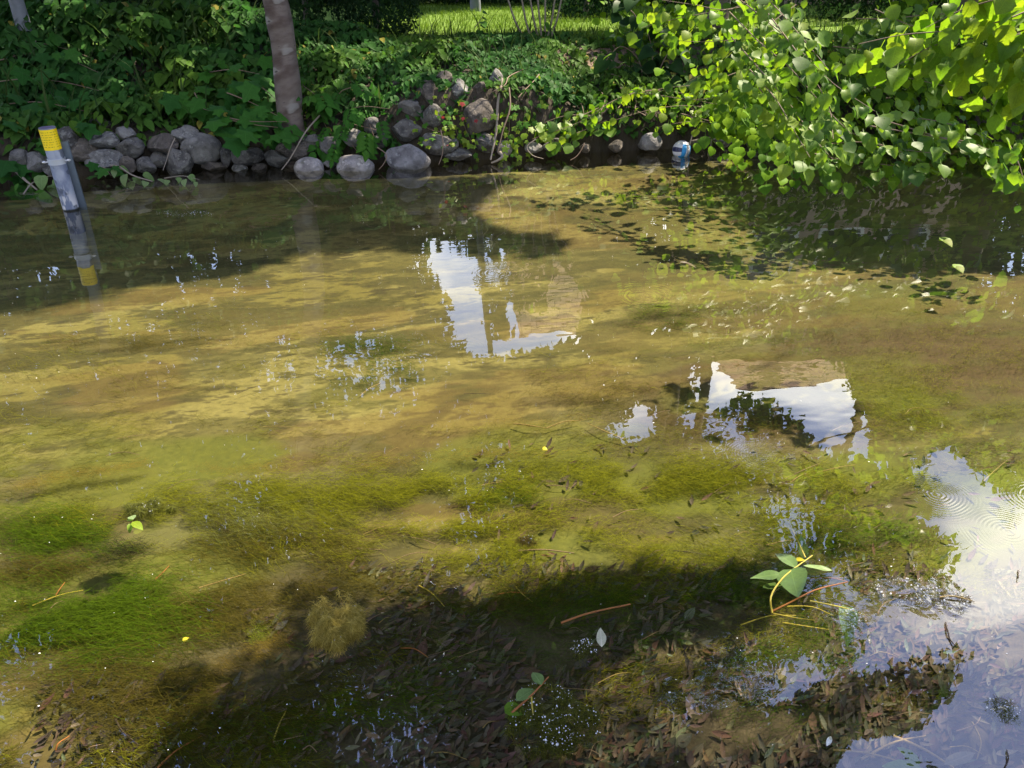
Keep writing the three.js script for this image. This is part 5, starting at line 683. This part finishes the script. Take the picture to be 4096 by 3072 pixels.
function single(name, label, cat, geo, m, u, v, u2, v2, y, wide = 1) { const a = onY(u, v, y), b = onY(u2, v2, y), L = a.distanceTo(b), o = shade(new THREE.Mesh(geo, m)); o.name = numbered(name); basis(a, b.clone().sub(a), V(0.05, 1, 0.1), L, L * wide).decompose(o.position, o.quaternion, o.scale); scene.add(o); tag(o, label, cat); }
const white = new THREE.MeshPhysicalMaterial({ color: 0xd8d8e0, roughness: 0.4, map: veins, side: THREE.DoubleSide });
single('floating_leaf', 'small vivid yellow leaf floating at the lower left', 'leaf', G.oval[0], M.yellow, 394, 1384, 409, 1373, 0.004, 1.1);
single('floating_leaf', 'whitish willow leaf standing in the dark litter right of centre', 'leaf', G.willow[2], white, 1300, 1398, 1298, 1352, -0.01, 1.4);
single('floating_leaf', 'pale leaf with a toothed edge under the water at the bottom right', 'leaf', G.hazel[0], M.pale[1], 1985, 1659, 1940, 1598, -0.06, 0.45);
single('floating_leaf', 'second pale toothed leaf lying left of the other at the bottom edge', 'leaf', G.hazel[0], M.pale[1], 2000, 1675, 1905, 1640, -0.06, 0.5);
single('floating_leaf', 'pale tan leaf drifting under the pale water at the bottom right corner', 'leaf', G.willow[2], M.litter[4], 2040, 1652, 2110, 1622, -0.05, 1.2);
single('floating_leaf', 'curled white leaf glinting at the edge of the tree reflection, bottom', 'leaf', G.willow[0], white, 1786, 1612, 1800, 1582, 0.006, 1);
single('floating_leaf', 'brown leaf at the bottom edge right of centre', 'leaf', G.willow[2], M.litter[2], 1205, 1628, 1250, 1605, -0.05, 1.8);
single('floating_leaf', 'bright green leaf drifting in the upper water near the right edge', 'leaf', G.oval[0], M.hazel[1], 2030, 512, 2062, 524, 0.004, 1.3);
single('floating_leaf', 'green leaf afloat below the other near the right edge', 'leaf', G.oval[0], M.hazel[1], 2060, 570, 2085, 582, 0.004, 1.4);
single('floating_leaf', 'orange-brown leaf afloat right of the sky patch', 'leaf', G.willow[0], M.litter[2], 1468, 566, 1508, 569, 0.004, 1.2);
single('floating_petal', 'pale yellow petal floating in mid water below the brown roof reflection', 'petal', G.heart[0], M.yellow, 1172, 968, 1184, 970, 0.004, 1.2);
[[[2043, 1345], [2048, 1365], [2052, 1380], [2064, 1395], 0.0035, M.darkTwig, 'small dark forked twig poking from the pale water at the lower right'], [[2200, 1232], [2200, 1250], 0.003, M.darkTwig, 'tiny dark stalk standing out of the water at the right edge'], [[2030, 1290], [2060, 1288], [2100, 1298], 0.004, M.straw, 'pale stick lying across the dark weed raft'], [[1212, 1345], [1270, 1325], [1362, 1305], 0.0045, M.orange, 'long orange twig lying in the green algae right of centre'], [[2170, 1659], [2178, 1640], [2175, 1620], 0.003, M.darkTwig, 'dark sprig tip at the bottom right corner']].forEach((a) => {
  const label = a.pop(), m = a.pop(), w = a.pop(), p = a.map(([u, v], i) => onY(u, v, 0.004 + 0.006 * (i % 2))), o = shade(new THREE.Mesh(limb(p.map((q) => q.clone().sub(p[0])), w, w * 0.6, 6, 5, 0.4), m)); o.name = numbered('twig'); o.position.copy(p[0]); scene.add(o); tag(o, label, 'twig');
});
{ // seed fluff and dust on the surface
  const r = rng(131), list = []; for (let i = 0; i < 150; i++) { const u = -100 + 2400 * r(), v = 400 + 1250 * Math.pow(r(), 1.3), p = onY(u, v, 0.001), s = 0.001 + 0.0028 * r() * r() * r(); list.push({ m: new THREE.Matrix4().makeScale(s * (1 + r()), s * 0.5, s).setPosition(p), c: [0.8, 0.8, 0.78] }); }
  copies(thing('seed_fluff', 'white seed fluff sprinkled over the water', 'fluff', [0, 0, 0], null, 'stuff'), 'fluff', new THREE.IcosahedronGeometry(1, 1), new THREE.MeshStandardMaterial({ color: 0xffffff, roughness: 1 }), list);
}
renderer.render(scene, camera);
